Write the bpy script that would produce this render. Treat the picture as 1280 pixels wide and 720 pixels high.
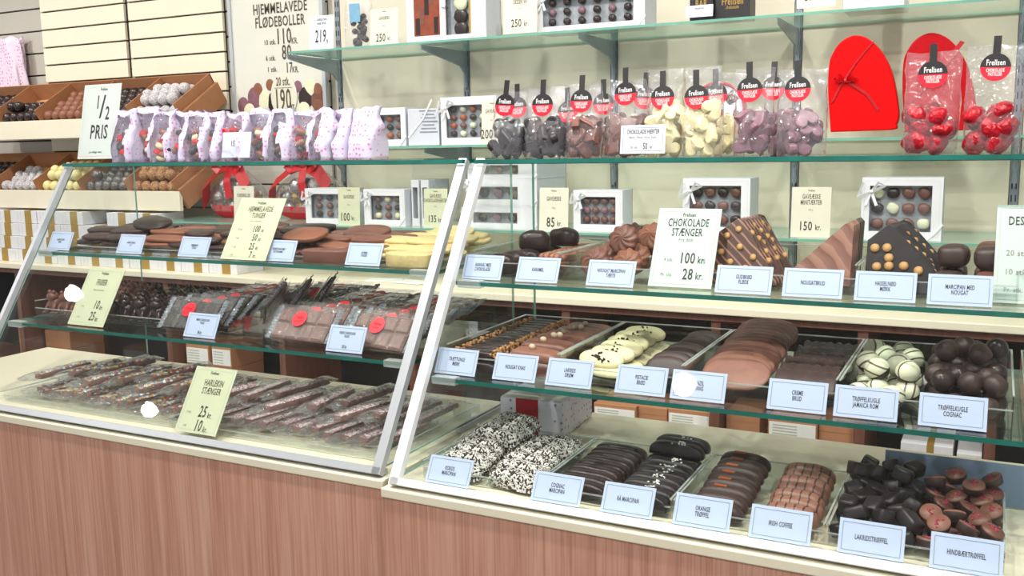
import bpy, bmesh, math, random
from mathutils import Vector, Matrix, Euler, noise

for _o in list(bpy.data.objects):
    bpy.data.objects.remove(_o)
S = bpy.context.scene
COL = S.collection
R = math.radians
rnd = random.Random(7)

# ------------------------------------------------------------------ camera
YAW, PITCH, ROLL, FPX = -0.473383, -0.148445, -0.0170192, 1186.69
CAM = Vector((0.0, 0.0, 1.45))
_cy, _sy, _cp, _sp = math.cos(YAW), math.sin(YAW), math.cos(PITCH), math.sin(PITCH)
FWD = Vector((_sy * _cp, _cy * _cp, _sp))
_r = Vector((_cy, -_sy, 0.0))
_u = _r.cross(FWD)
RGT = _r * math.cos(ROLL) + _u * math.sin(ROLL)
UPV = -_r * math.sin(ROLL) + _u * math.cos(ROLL)
cam = bpy.data.objects.new('camera', bpy.data.cameras.new('camera'))
COL.objects.link(cam)
cam.data.sensor_width = 36.0
cam.data.lens = 36.0 * FPX / 1280.0
cam.data.clip_start = 0.05
_m = Matrix((RGT, UPV, -FWD)).transposed().to_4x4()
_m.translation = CAM
cam.matrix_world = _m
S.camera = cam


def P(px, py, ax, val):
    """the place where the sight line of a photograph pixel meets a plane x, y or z = val"""
    d = FWD + RGT * ((px - 640) / FPX) - UPV * ((py - 360) / FPX)
    k = 'xyz'.index(ax)
    return CAM + d * ((val - CAM[k]) / d[k])


# ------------------------------------------------------------------ light
W = bpy.data.worlds.new('mall_daylight')
S.world = W
W.use_nodes = True
W.node_tree.nodes['Background'].inputs[0].default_value = (0.93, 0.97, 1.0, 1)
W.node_tree.nodes['Background'].inputs[1].default_value = 0.8
S.view_settings.view_transform = 'Standard'
S.view_settings.look = 'None'
S.view_settings.exposure = 0.0
S.view_settings.gamma = 1.0
S.view_settings.use_curve_mapping = False
S.cycles.transparent_max_bounces = 64
S.cycles.max_bounces = 8
S.cycles.use_denoising = True
S.cycles.use_adaptive_sampling = False
S.cycles.sample_clamp_indirect = 20.0
CEIL = 2.75


def area(name, loc, size, power, aim, color=(1, 0.97, 0.92)):
    d = bpy.data.lights.new(name, 'AREA')
    d.shape = 'DISK'
    d.size = size
    d.energy = power
    d.color = color
    o = bpy.data.objects.new(name, d)
    COL.objects.link(o)
    o.location = loc
    o.rotation_euler = (Vector(aim) - Vector(loc)).to_track_quat('-Z', 'Y').to_euler()
    return o


# ceiling spotlights: first three mirrored in the glass, others added to light the shop
LAMPS = [((-1.09, 0.01), 'front'), ((-4.60, 0.25), 'front'), ((-4.5, -0.6), 'front'), ((0.7, 0.1), 'front'),
         ((-4.9, 2.35), 'wall'), ((-3.9, 2.35), 'wall'), ((-2.9, 2.35), 'wall'), ((-1.95, 2.35), 'wall'), ((-1.0, 2.35), 'wall'), ((-0.1, 2.35), 'wall'),
         ((-2.3, 1.15), 'case'), ((-1.5, 1.15), 'case'), ((-0.7, 1.15), 'case'), ((0.1, 1.15), 'case')]
AIMS = {'front': (0, 1.3, -1.75), 'wall': (0, 0.85, -1.3), 'case': (0, 0.6, -1.7)}
POW = {'front': 17, 'wall': 10.5, 'case': 15}

# ------------------------------------------------------------------ materials
MATS = {}


def lin(c):
    return tuple((v / 12.92 if v <= 0.04045 else ((v + 0.055) / 1.055) ** 2.4) for v in (x / 255.0 for x in c))


def new_mat(name):
    m = bpy.data.materials.new(name)
    m.use_nodes = True
    nt = m.node_tree
    MATS[name] = m
    return m, nt, nt.nodes['Principled BSDF']


def mat(name, rgb, rough=0.5, metal=0.0, vary=0.12, scale=40.0, bump=0.0, spec=0.5, bscale=None, rgb2=None, stretch=None):
    """procedural: base colour modulated by noise, optional bump"""
    m, nt, b = new_mat(name)
    c = lin(rgb)
    c2 = lin(rgb2) if rgb2 else tuple(v * (1 - vary) for v in c)
    tc = nt.nodes.new('ShaderNodeTexCoord')
    vec = tc.outputs['Object']
    if stretch:
        mp = nt.nodes.new('ShaderNodeMapping')
        mp.inputs['Scale'].default_value = stretch
        nt.links.new(vec, mp.inputs[0])
        vec = mp.outputs[0]
    nz = nt.nodes.new('ShaderNodeTexNoise')
    nz.inputs['Scale'].default_value = scale
    nz.inputs['Detail'].default_value = 4
    nt.links.new(vec, nz.inputs['Vector'])
    rp = nt.nodes.new('ShaderNodeValToRGB')
    rp.color_ramp.elements[0].position = 0.35
    rp.color_ramp.elements[0].color = (*c2, 1)
    rp.color_ramp.elements[1].position = 0.65
    rp.color_ramp.elements[1].color = (*c, 1)
    nt.links.new(nz.outputs[0], rp.inputs[0])
    nt.links.new(rp.outputs[0], b.inputs['Base Color'])
    b.inputs['Roughness'].default_value = rough
    b.inputs['Metallic'].default_value = metal
    b.inputs['Specular IOR Level'].default_value = spec
    if bump:
        n2 = nt.nodes.new('ShaderNodeTexNoise')
        n2.inputs['Scale'].default_value = bscale or scale
        n2.inputs['Detail'].default_value = 3
        nt.links.new(vec, n2.inputs['Vector'])
        bp = nt.nodes.new('ShaderNodeBump')
        bp.inputs['Strength'].default_value = bump
        bp.inputs['Distance'].default_value = 0.004
        nt.links.new(n2.outputs[0], bp.inputs['Height'])
        nt.links.new(bp.outputs[0], b.inputs['Normal'])
    return m


def clear(name, tint, ior, rough, gmul=1.0, bump=0.0, bscale=60, gcol=(1, 1, 1), milk=0.0, milkcol=(1, 1, 1)):
    """thin clear sheet: sees through, reflects by its angle; a milky share scatters"""
    m = bpy.data.materials.new(name)
    m.use_nodes = True
    MATS[name] = m
    nt = m.node_tree
    nt.nodes.remove(nt.nodes['Principled BSDF'])
    out = nt.nodes['Material Output']
    tr = nt.nodes.new('ShaderNodeBsdfTransparent')
    tr.inputs[0].default_value = (*tint, 1)
    gl = nt.nodes.new('ShaderNodeBsdfGlossy')
    gl.inputs['Roughness'].default_value = rough
    gl.inputs['Color'].default_value = (*gcol, 1)
    fr = nt.nodes.new('ShaderNodeFresnel')
    # light leaving the far face of a thin sheet meets it at the outside angle again
    ge = nt.nodes.new('ShaderNodeNewGeometry')
    ix = nt.nodes.new('ShaderNodeMapRange')
    ix.inputs['To Min'].default_value = ior
    ix.inputs['To Max'].default_value = 1.0 / ior
    nt.links.new(ge.outputs['Backfacing'], ix.inputs['Value'])
    nt.links.new(ix.outputs[0], fr.inputs['IOR'])
    mu = nt.nodes.new('ShaderNodeMath')
    mu.operation = 'MULTIPLY'
    mu.use_clamp = True
    mu.inputs[1].default_value = gmul
    nt.links.new(fr.outputs[0], mu.inputs[0])
    mx = nt.nodes.new('ShaderNodeMixShader')
    nt.links.new(mu.outputs[0], mx.inputs[0])
    nt.links.new(tr.outputs[0], mx.inputs[1])
    nt.links.new(gl.outputs[0], mx.inputs[2])
    last = mx
    if milk:
        df = nt.nodes.new('ShaderNodeBsdfDiffuse')
        df.inputs[0].default_value = (*milkcol, 1)
        m2 = nt.nodes.new('ShaderNodeMixShader')
        m2.inputs[0].default_value = milk
        nt.links.new(mx.outputs[0], m2.inputs[1])
        nt.links.new(df.outputs[0], m2.inputs[2])
        last = m2
    if bump:
        tc = nt.nodes.new('ShaderNodeTexCoord')
        nz = nt.nodes.new('ShaderNodeTexNoise')
        nz.inputs['Scale'].default_value = bscale
        nz.inputs['Detail'].default_value = 2
        nt.links.new(tc.outputs['Object'], nz.inputs['Vector'])
        bp = nt.nodes.new('ShaderNodeBump')
        bp.inputs['Strength'].default_value = bump
        bp.inputs['Distance'].default_value = 0.01
        nt.links.new(nz.outputs[0], bp.inputs['Height'])
        nt.links.new(bp.outputs[0], gl.inputs['Normal'])
        nt.links.new(bp.outputs[0], fr.inputs['Normal'])
    nt.links.new(last.outputs[0], out.inputs[0])
    return m


def stripes(name, rgb, rgb2, scale, thin=0.5, rough=0.4, axis='X', distort=0.0, rot=None, bump=0.0):
    """bands of a second colour across a surface (drizzle, grooves)"""
    m, nt, b = new_mat(name)
    tc = nt.nodes.new('ShaderNodeTexCoord')
    mp = nt.nodes.new('ShaderNodeMapping')
    if rot:
        mp.inputs['Rotation'].default_value = rot
    nt.links.new(tc.outputs['Object'], mp.inputs[0])
    wv = nt.nodes.new('ShaderNodeTexWave')
    wv.bands_direction = axis
    wv.inputs['Scale'].default_value = scale
    wv.inputs['Distortion'].default_value = distort
    nt.links.new(mp.outputs[0], wv.inputs['Vector'])
    rp = nt.nodes.new('ShaderNodeValToRGB')
    rp.color_ramp.elements[0].position = thin
    rp.color_ramp.elements[0].color = (*lin(rgb), 1)
    rp.color_ramp.elements[1].position = min(1, thin + 0.08)
    rp.color_ramp.elements[1].color = (*lin(rgb2), 1)
    nt.links.new(wv.outputs['Fac'], rp.inputs[0])
    nt.links.new(rp.outputs[0], b.inputs['Base Color'])
    b.inputs['Roughness'].default_value = rough
    if bump:
        bp = nt.nodes.new('ShaderNodeBump')
        bp.inputs['Strength'].default_value = bump
        bp.inputs['Distance'].default_value = 0.003
        nt.links.new(wv.outputs['Fac'], bp.inputs['Height'])
        nt.links.new(bp.outputs[0], b.inputs['Normal'])
    return m


def speckle(name, rgb, rgb2, scale, cover=0.5, rough=0.5, bump=0.0, rgb3=None, dots=False, stretch=(1, 1, 1)):
    """crumbs, flakes or printed dots of a second (third) colour"""
    m, nt, b = new_mat(name)
    tc = nt.nodes.new('ShaderNodeTexCoord')
    mp = nt.nodes.new('ShaderNodeMapping')
    mp.inputs['Scale'].default_value = stretch
    nt.links.new(tc.outputs['Object'], mp.inputs[0])
    vo = nt.nodes.new('ShaderNodeTexVoronoi')
    vo.inputs['Scale'].default_value = scale
    if dots:
        vo.inputs['Randomness'].default_value = 0.45
    nt.links.new(mp.outputs[0], vo.inputs['Vector'])
    rp = nt.nodes.new('ShaderNodeValToRGB')
    rp.color_ramp.interpolation = 'LINEAR'
    if dots:
        rp.color_ramp.elements[0].position = cover
        rp.color_ramp.elements[0].color = (*lin(rgb2), 1)
        rp.color_ramp.elements[1].position = cover + 0.08
        rp.color_ramp.elements[1].color = (*lin(rgb), 1)
        nt.links.new(vo.outputs['Distance'], rp.inputs[0])
    else:
        sp = nt.nodes.new('ShaderNodeSeparateColor')
        nt.links.new(vo.outputs['Color'], sp.inputs[0])
        rp.color_ramp.interpolation = 'CONSTANT'
        rp.color_ramp.elements[0].position = 0.0
        rp.color_ramp.elements[0].color = (*lin(rgb), 1)
        rp.color_ramp.elements[1].position = 1 - cover
        rp.color_ramp.elements[1].color = (*lin(rgb2), 1)
        if rgb3:
            e = rp.color_ramp.elements.new(1 - cover / 2)
            e.color = (*lin(rgb3), 1)
        nt.links.new(sp.outputs[0], rp.inputs[0])
    nt.links.new(rp.outputs[0], b.inputs['Base Color'])
    b.inputs['Roughness'].default_value = rough
    if bump:
        bp = nt.nodes.new('ShaderNodeBump')
        bp.inputs['Strength'].default_value = bump
        bp.inputs['Distance'].default_value = 0.003
        bp.invert = True
        nt.links.new(vo.outputs['Distance'], bp.inputs['Height'])
        nt.links.new(bp.outputs[0], b.inputs['Normal'])
    return m


def wood(name, a, b_, c_):
    m, nt, b = new_mat(name)
    tc = nt.nodes.new('ShaderNodeTexCoord')
    mp = nt.nodes.new('ShaderNodeMapping')
    mp.inputs['Scale'].default_value = (1, 1, 0.045)
    nt.links.new(tc.outputs['Object'], mp.inputs[0])
    n1 = nt.nodes.new('ShaderNodeTexNoise')
    n1.inputs['Scale'].default_value = 34
    n1.inputs['Detail'].default_value = 6
    n1.inputs['Roughness'].default_value = 0.62
    n1.inputs['Distortion'].default_value = 0.6
    nt.links.new(mp.outputs[0], n1.inputs['Vector'])
    rp = nt.nodes.new('ShaderNodeValToRGB')
    rp.color_ramp.elements[0].position = 0.28
    rp.color_ramp.elements[0].color = (*lin(a), 1)
    rp.color_ramp.elements[1].position = 0.72
    rp.color_ramp.elements[1].color = (*lin(c_), 1)
    e = rp.color_ramp.elements.new(0.48)
    e.color = (*lin(b_), 1)
    nt.links.new(n1.outputs[0], rp.inputs[0])
    mp2 = nt.nodes.new('ShaderNodeMapping')
    mp2.inputs['Scale'].default_value = (1, 1, 0.012)
    nt.links.new(tc.outputs['Object'], mp2.inputs[0])
    n2 = nt.nodes.new('ShaderNodeTexNoise')
    n2.inputs['Scale'].default_value = 230
    n2.inputs['Detail'].default_value = 3
    nt.links.new(mp2.outputs[0], n2.inputs['Vector'])
    r2 = nt.nodes.new('ShaderNodeValToRGB')
    r2.color_ramp.elements[0].position = 0.36
    r2.color_ramp.elements[0].color = (0.66, 0.58, 0.54, 1)
    r2.color_ramp.elements[1].position = 0.52
    r2.color_ramp.elements[1].color = (1, 1, 1, 1)
    nt.links.new(n2.outputs[0], r2.inputs[0])
    mx = nt.nodes.new('ShaderNodeMix')
    mx.data_type = 'RGBA'
    mx.blend_type = 'MULTIPLY'
    mx.inputs[0].default_value = 0.6
    nt.links.new(rp.outputs[0], mx.inputs[6])
    nt.links.new(r2.outputs[0], mx.inputs[7])
    nt.links.new(mx.outputs[2], b.inputs['Base Color'])
    b.inputs['Roughness'].default_value = 0.5
    return m


def glow(name, col, strength):
    m, nt, b = new_mat(name)
    b.inputs['Emission Color'].default_value = (*col, 1)
    b.inputs['Emission Strength'].default_value = strength
    return m


glow("lamp_glow", (1, 0.97, 0.92), 60.0)
wood('wood', (182, 128, 108), (202, 150, 129), (216, 170, 150))
wood('brown_wood', (96, 58, 46), (116, 74, 60), (128, 84, 68))
mat('cream', (238, 230, 206), 0.35, vary=0.03, scale=6)
mat('cream_edge', (228, 220, 198), 0.4, vary=0.03, scale=6)
mat('wall_cream', (222, 214, 195), 0.6, vary=0.03, scale=5)
mat('slat_cream', (238, 230, 208), 0.5, vary=0.03, scale=5)
mat('slat_shaded', (190, 184, 174), 0.55, vary=0.04, scale=5)  # shade on the recessed slats put into a greyer colour
mat('dark_gap', (52, 46, 44), 0.7)
mat('floor_tile', (150, 145, 138), 0.4, vary=0.15, scale=8)
mat('ceiling_paint', (225, 225, 222), 0.8, vary=0.03, scale=5)
mat('alu', (196, 200, 206), 0.35, 0.35, vary=0.03)
mat('alu_white', (232, 234, 236), 0.35, 0.1, vary=0.02)
mat('rail_grey', (140, 146, 156), 0.35, 0.6, vary=0.05)
mat('bracket_grey', (150, 160, 170), 0.4, 0.4, vary=0.05)
mat('black', (20, 20, 22), 0.5)
mat('interior_dark', (22, 20, 22), 0.7)
mat('glass_edge', (22, 112, 100), 0.15, vary=0.3, scale=14)
mat('glass_edge_pale', (120, 178, 160), 0.15, vary=0.15, scale=14)
clear('glass', (0.98, 0.992, 0.988), 1.45, 0.0, 0.85)
clear('shelf_glass', (0.965, 0.99, 0.98), 1.45, 0.02, 0.9)
clear('wall_shelf_glass', (0.93, 0.975, 0.95), 1.45, 0.03, 0.9, milk=0.12, milkcol=(0.58, 0.86, 0.76))
clear('acrylic', (0.95, 0.965, 0.96), 1.45, 0.03, 1.1)
clear('acrylic_rim', (0.85, 0.88, 0.87), 1.5, 0.08, 1.6, milk=0.28, milkcol=(0.75, 0.8, 0.79))
clear('cello', (0.97, 0.97, 0.985), 1.5, 0.10, 1.5, bump=0.9, bscale=55, milk=0.05, milkcol=(0.9, 0.92, 1.0))
clear('cello_wrap', (0.96, 0.97, 0.98), 1.6, 0.09, 1.5, bump=1.0, bscale=75, milk=0.045)
clear('blue_sheet', (0.42, 0.50, 0.62), 1.45, 0.12, 1.0, milk=0.75, milkcol=(0.30, 0.40, 0.57))
mat('dark_choc', (52, 36, 36), 0.32, vary=0.25, scale=60, bump=0.15, bscale=120)
mat('dark_choc_soft', (72, 53, 51), 0.45, vary=0.2, scale=40, bump=0.12, bscale=50)
mat('black_choc', (44, 37, 42), 0.38, vary=0.25, scale=40, bump=0.1, bscale=60)
mat('milk_choc', (124, 80, 68), 0.42, vary=0.2, scale=50, bump=0.12, bscale=90)
mat('milk_light', (150, 102, 86), 0.45, vary=0.2, scale=50, bump=0.15, bscale=90)
mat('milk_warm', (146, 92, 70), 0.45, vary=0.2, scale=50, bump=0.15, bscale=90)
mat('ruby', (140, 98, 112), 0.42, vary=0.2, scale=60, bump=0.15)
mat('white_choc', (238, 228, 180), 0.42, vary=0.1, scale=50, bump=0.1)
mat('cream_choc', (222, 200, 140), 0.5, vary=0.15, scale=60, bump=0.25, bscale=150)
mat('ivory_choc', (232, 232, 200), 0.35, vary=0.08, scale=60)
mat('hazelnut', (206, 158, 100), 0.5, vary=0.3, scale=90)
mat('pale_nut', (222, 200, 170), 0.5, vary=0.2, scale=90)
mat('nut_crumb', (214, 164, 108), 0.6, rgb2=(150, 96, 56), scale=220, bump=1.0, bscale=260)
mat('crumb_black', (30, 26, 28), 0.6)
mat('orange_peel', (176, 92, 48), 0.45, vary=0.2)
mat('white_bits', (238, 236, 228), 0.6)
mat('pink_bits', (200, 60, 92), 0.5, vary=0.3, scale=300)
mat('foil_red', (200, 12, 36), 0.28, 0.25, rgb2=(150, 8, 26), scale=70, bump=1.0, bscale=110)
mat('foil_silver', (200, 200, 204), 0.25, 0.8, vary=0.3, scale=60, bump=0.8, bscale=90)
mat('foil_gold', (216, 178, 96), 0.3, 0.7, vary=0.3, scale=60, bump=0.8, bscale=90)
mat('crimp_silver', (196, 202, 210), 0.22, 0.55, vary=0.3, scale=60, bump=1.0, bscale=120)
mat('red', (222, 3, 8), 0.5, vary=0.06, spec=0.12)
mat('dark_red', (186, 6, 22), 0.5, vary=0.1, spec=0.15)
mat('ribbon_red', (188, 8, 26), 0.35, vary=0.15)
mat('sticker_red', (250, 40, 58), 0.4, vary=0.04)
mat('label_blue_lit', (190, 204, 232), 0.45, vary=0.03, scale=30)  # blue window light put into the cards' base colour
mat('label_white', (216, 220, 232), 0.45, vary=0.03, scale=30)
mat('card_cream', (224, 221, 202), 0.5, vary=0.03, scale=30)
mat('card_green', (208, 212, 180), 0.5, vary=0.04, scale=20)
mat('card_mint', (200, 216, 208), 0.5, vary=0.04, scale=20)
mat('card_grey', (200, 208, 204), 0.5, vary=0.04, scale=20)
mat('line_grey', (140, 150, 160), 0.6)
mat('line_pale', (190, 196, 180), 0.6)
mat('ink', (58, 52, 54), 0.6)
mat('ink_brown', (88, 74, 62), 0.6)
mat('ink_pale', (150, 150, 148), 0.6)
mat('white_ink', (245, 245, 245), 0.5)
mat('tag_red', (226, 22, 50), 0.4, vary=0.04)
mat('tag_black', (32, 30, 34), 0.4)
mat('box_white', (228, 228, 232), 0.5, vary=0.03, scale=20)
mat('box_side', (206, 210, 220), 0.5, vary=0.04, scale=20)
mat('ribbon_white', (236, 238, 240), 0.3, vary=0.05)
mat('gold_band', (176, 142, 66), 0.4, 0.2, vary=0.12)
mat('cardboard', (176, 122, 84), 0.75, vary=0.12, scale=14, bump=0.05)
mat('cardboard_box', (184, 130, 92), 0.75, vary=0.1, scale=14)
mat('kraft_inside', (206, 158, 110), 0.75, vary=0.12, scale=14)
mat('plastic_blister', (178, 181, 190), 0.35, vary=0.3, scale=40)
mat('paper_white', (240, 240, 236), 0.6, vary=0.03)
mat('photo_red', (150, 72, 48), 0.4, vary=0.3, scale=30)
speckle('dotted_paper', (206, 200, 226), (206, 128, 172), 95, 0.25, 0.5, dots=True)
speckle('dotted_pink', (232, 214, 232), (206, 130, 176), 60, 0.22, 0.5, dots=True)
speckle('dotted_box', (236, 232, 246), (150, 120, 170), 60, 0.13, 0.5, dots=True)
speckle('coconut', (58, 40, 36), (232, 228, 220), 330, 0.55, 0.7, bump=1.0, rgb3=(246, 244, 238))
speckle('coconut_ball', (206, 202, 206), (236, 234, 236), 300, 0.6, 0.7, bump=1.0, rgb3=(176, 168, 172))
speckle('nut_ball', (176, 126, 88), (208, 166, 122), 260, 0.6, 0.6, bump=1.0, rgb3=(140, 92, 62))
speckle('sprinkle_mix', (92, 58, 52), (226, 178, 70), 170, 0.62, 0.5, rgb3=(214, 190, 198))
speckle('sprinkle_pink', (120, 84, 84), (214, 172, 182), 240, 0.66, 0.5, rgb3=(196, 140, 156))
stripes('ivory_striped', (228, 230, 200), (104, 84, 76), 26, 0.86, 0.35, 'DIAGONAL', 0.6)
stripes('milk_drizzle', (150, 104, 88), (74, 48, 42), 22, 0.88, 0.4, 'X', 1.2)
stripes('triangle_drizzle', (84, 54, 46), (160, 116, 98), 34, 0.82, 0.4, 'DIAGONAL', 0.8)
stripes('ridged_choc', (132, 90, 78), (158, 114, 98), 16, 0.55, 0.45, 'DIAGONAL', 3.0, bump=0.5)
stripes('karamel', (170, 112, 86), (112, 68, 52), 24, 0.55, 0.5, 'X', 6.0, bump=0.4)

# ------------------------------------------------------------------ mesh building
class MB:
    def __init__(s):
        s.v, s.f, s.mi, s.sm = [], [], [], []

    def add(s, vs, fs, mi=0, smooth=True, T=None):
        o = len(s.v)
        for p in vs:
            p = Vector(p)
            s.v.append(T @ p if T else p)
        for k, f in enumerate(fs):
            s.f.append([i + o for i in f])
            s.mi.append(mi[k] if isinstance(mi, list) else mi)
            s.sm.append(smooth)
        return s

    def box(s, c, d, mi=0, T=None, bev=0.0, side=None):
        """box of size d centred on c; side = material of the four narrow faces (glass edges)"""
        x, y, z = (q / 2 for q in d)
        if bev > 0:
            bm = bmesh.new()
            bmesh.ops.create_cube(bm, size=1)
            for w in bm.verts:
                w.co = Vector((w.co.x * d[0], w.co.y * d[1], w.co.z * d[2]))
            bmesh.ops.bevel(bm, geom=list(bm.edges), offset=bev, segments=2, affect='EDGES', profile=0.5)
            vs = [w.co + Vector(c) for w in bm.verts]
            fs = [[w.index for w in f.verts] for f in bm.faces]
            bm.free()
            return s.add(vs, fs, mi, False, T)
        vs = [(c[0] + a * x, c[1] + b * y, c[2] + e * z) for e in (-1, 1) for b in (-1, 1) for a in (-1, 1)]
        fs = [(0, 2, 3, 1), (4, 5, 7, 6), (0, 1, 5, 4), (2, 6, 7, 3), (0, 4, 6, 2), (1, 3, 7, 5)]
        m = mi
        if side is not None:
            k = d.index(min(d))
            m = [[side, side, mi][0]] * 6
            m = [side] * 6
            for q in {2: (0, 1), 1: (2, 3), 0: (4, 5)}[k]:
                m[q] = mi
        return s.add(vs, fs, m, False, T)

    def se(s, a, b, c, e1=1.0, e2=1.0, n=16, m=10, mi=0, T=None, flat=None, jit=0.0, seed=0, split=None):
        """superellipsoid, half sizes a b c; flat cuts the bottom off at z = flat; split = (z, material below)"""
        def pw(x, e):
            return math.copysign(abs(x) ** e, x)
        vs, fs, mm = [], [], []
        for i in range(m + 1):
            p = -math.pi / 2 + math.pi * i / m
            for j in range(n):
                t = 2 * math.pi * j / n
                q = Vector((a * pw(math.cos(p), e1) * pw(math.cos(t), e2), b * pw(math.cos(p), e1) * pw(math.sin(t), e2), c * pw(math.sin(p), e1)))
                if jit:
                    q += q.normalized() * jit * noise.noise(q * (1.6 / max(a, b, c)) + Vector((seed * 3.1, seed, 0)))
                if flat is not None:
                    q.z = max(q.z, flat)
                vs.append(q)
        for i in range(m):
            for j in range(n):
                k = (j + 1) % n
                fs.append((i * n + j, i * n + k, (i + 1) * n + k, (i + 1) * n + j))
                zc = (vs[i * n + j].z + vs[(i + 1) * n + j].z) / 2
                mm.append(split[1] if split and zc < split[0] else mi)
        return s.add(vs, fs, mm, True, T)

    def prism(s, out, h, bev=0.0, mi=0, T=None, top=None, smooth=False, dome=0.0, bottom=None):
        """outline (x, y) raised from z = 0 to h with softened rims"""
        n = len(out)
        cx = sum(p[0] for p in out) / n
        cy = sum(p[1] for p in out) / n

        def ring(k, z):
            r = []
            for x, y in out:
                d = math.hypot(x - cx, y - cy) or 1
                q = max(0, 1 - k / d)
                r.append((cx + (x - cx) * q, cy + (y - cy) * q, z))
            return r
        if bev:
            rs = [ring(bev, 0), ring(bev * 0.3, bev * 0.3), ring(0, bev), ring(0, h - bev), ring(bev * 0.3, h - bev * 0.3), ring(bev, h)]
        else:
            rs = [ring(0, 0), ring(0, h)]
        vs = [p for r in rs for p in r]
        fs = []
        for i in range(len(rs) - 1):
            for j in range(n):
                k = (j + 1) % n
                fs.append((i * n + j, i * n + k, (i + 1) * n + k, (i + 1) * n + j))
        mm = [mi] * len(fs)
        fs.append(tuple(range(n))[::-1])
        mm.append(mi if bottom is None else bottom)
        b = (len(rs) - 1) * n
        if dome:
            vs.append((cx, cy, h + dome))
            for j in range(n):
                fs.append((b + j, b + (j + 1) % n, len(vs) - 1))
                mm.append(mi if top is None else top)
        else:
            fs.append(tuple(b + j for j in range(n)))
            mm.append(mi if top is None else top)
        return s.add(vs, fs, mm, smooth, T)

    def tube(s, pts, r, n=8, mi=0, T=None, rad=None):
        pts = [Vector(p) for p in pts]
        vs, fs = [], []
        up = Vector((0, 0, 1))
        for i, p in enumerate(pts):
            d = (pts[min(i + 1, len(pts) - 1)] - pts[max(i - 1, 0)]).normalized()
            x = d.cross(up if abs(d.z) < 0.95 else Vector((1, 0, 0))).normalized()
            y = d.cross(x)
            q = rad[i] if rad else r
            for j in range(n):
                t = 2 * math.pi * j / n
                vs.append(p + (x * math.cos(t) + y * math.sin(t)) * q)
        for i in range(len(pts) - 1):
            for j in range(n):
                k = (j + 1) % n
                fs.append((i * n + j, (i + 1) * n + j, (i + 1) * n + k, i * n + k))
        fs.append(tuple(range(n)))
        fs.append(tuple(len(vs) - n + j for j in range(n))[::-1])
        return s.add(vs, fs, mi, True, T)

    def lathe(s, prof, n=20, mi=0, T=None, ridge=None):
        vs, fs = [], []
        for i, (r, z) in enumerate(prof):
            for j in range(n):
                t = 2 * math.pi * j / n
                q = r * (ridge(t, z) if ridge else 1)
                vs.append((q * math.cos(t), q * math.sin(t), z))
        for i in range(len(prof) - 1):
            for j in range(n):
                k = (j + 1) % n
                fs.append((i * n + j, i * n + k, (i + 1) * n + k, (i + 1) * n + j))
        return s.add(vs, fs, mi, True, T)

    def strip(s, path, w, t, mi=0, T=None):
        """flat ribbon along a path: width vector w, thickness t"""
        w = Vector(w) / 2
        pts = [Vector(p) for p in path]
        vs, fs = [], []
        for i, p in enumerate(pts):
            d = (pts[min(i + 1, len(pts) - 1)] - pts[max(i - 1, 0)])
            nn = d.cross(w).normalized() * t / 2
            vs += [p + w + nn, p - w + nn, p - w - nn, p + w - nn]
        for i in range(len(pts) - 1):
            a, b = i * 4, i * 4 + 4
            for j in range(4):
                k = (j + 1) % 4
                fs.append((a + j, a + k, b + k, b + j))
        fs += [(0, 3, 2, 1), tuple(len(vs) - 4 + j for j in range(4))]
        return s.add(vs, fs, mi, False, T)

    def mesh(s, name, mats):
        me = bpy.data.meshes.new(name)
        me.from_pydata([tuple(p) for p in s.v], [], s.f)
        for q in ([mats] if isinstance(mats, str) else mats):
            me.materials.append(MATS[q])
        me.polygons.foreach_set('material_index', s.mi)
        me.polygons.foreach_set('use_smooth', s.sm)
        me.update()
        return me


def link(name, me, parent=None, loc=(0, 0, 0), rot=(0, 0, 0), M=None, kind=None):
    o = bpy.data.objects.new(name, me)
    COL.objects.link(o)
    if parent:
        o.parent = parent
    if M is not None:
        o.matrix_local = M
    else:
        o.location = loc
        o.rotation_euler = rot
    if kind:
        o['kind'] = kind
    return o


def tag(o, label, cat, group=None, kind=None):
    o['label'] = label
    o['category'] = cat
    if group:
        o['group'] = group
    if kind:
        o['kind'] = kind
    return o


def thing(name, label, cat, loc=(0, 0, 0), rot=(0, 0, 0), group=None, me=None, M=None):
    return tag(link(name, me, None, loc, rot, M), label, cat, group)


def struct(name, mb, mats):
    o = link(name, mb.mesh(name, mats))
    o['kind'] = 'structure'
    return o


def TR(loc=(0, 0, 0), rot=(0, 0, 0), sc=None):
    m = Matrix.Translation(loc) @ Euler(rot).to_matrix().to_4x4()
    if sc:
        m = m @ Matrix.Diagonal((*sc, 1))
    return m


def place(proto, loc, rot, label, cat, group, M=None):
    """a copy of a thing together with copies of its parts and their sub-parts"""
    r = proto.copy()
    COL.objects.link(r)
    if M is not None:
        r.matrix_local = M
    else:
        r.location = loc
        r.rotation_euler = rot
    tag(r, label, cat, group)
    for ch in list(proto.children):
        c = ch.copy()
        COL.objects.link(c)
        c.parent = r
        for g in ch.children:
            e = g.copy()
            COL.objects.link(e)
            e.parent = c
    return r


FONT = None


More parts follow.
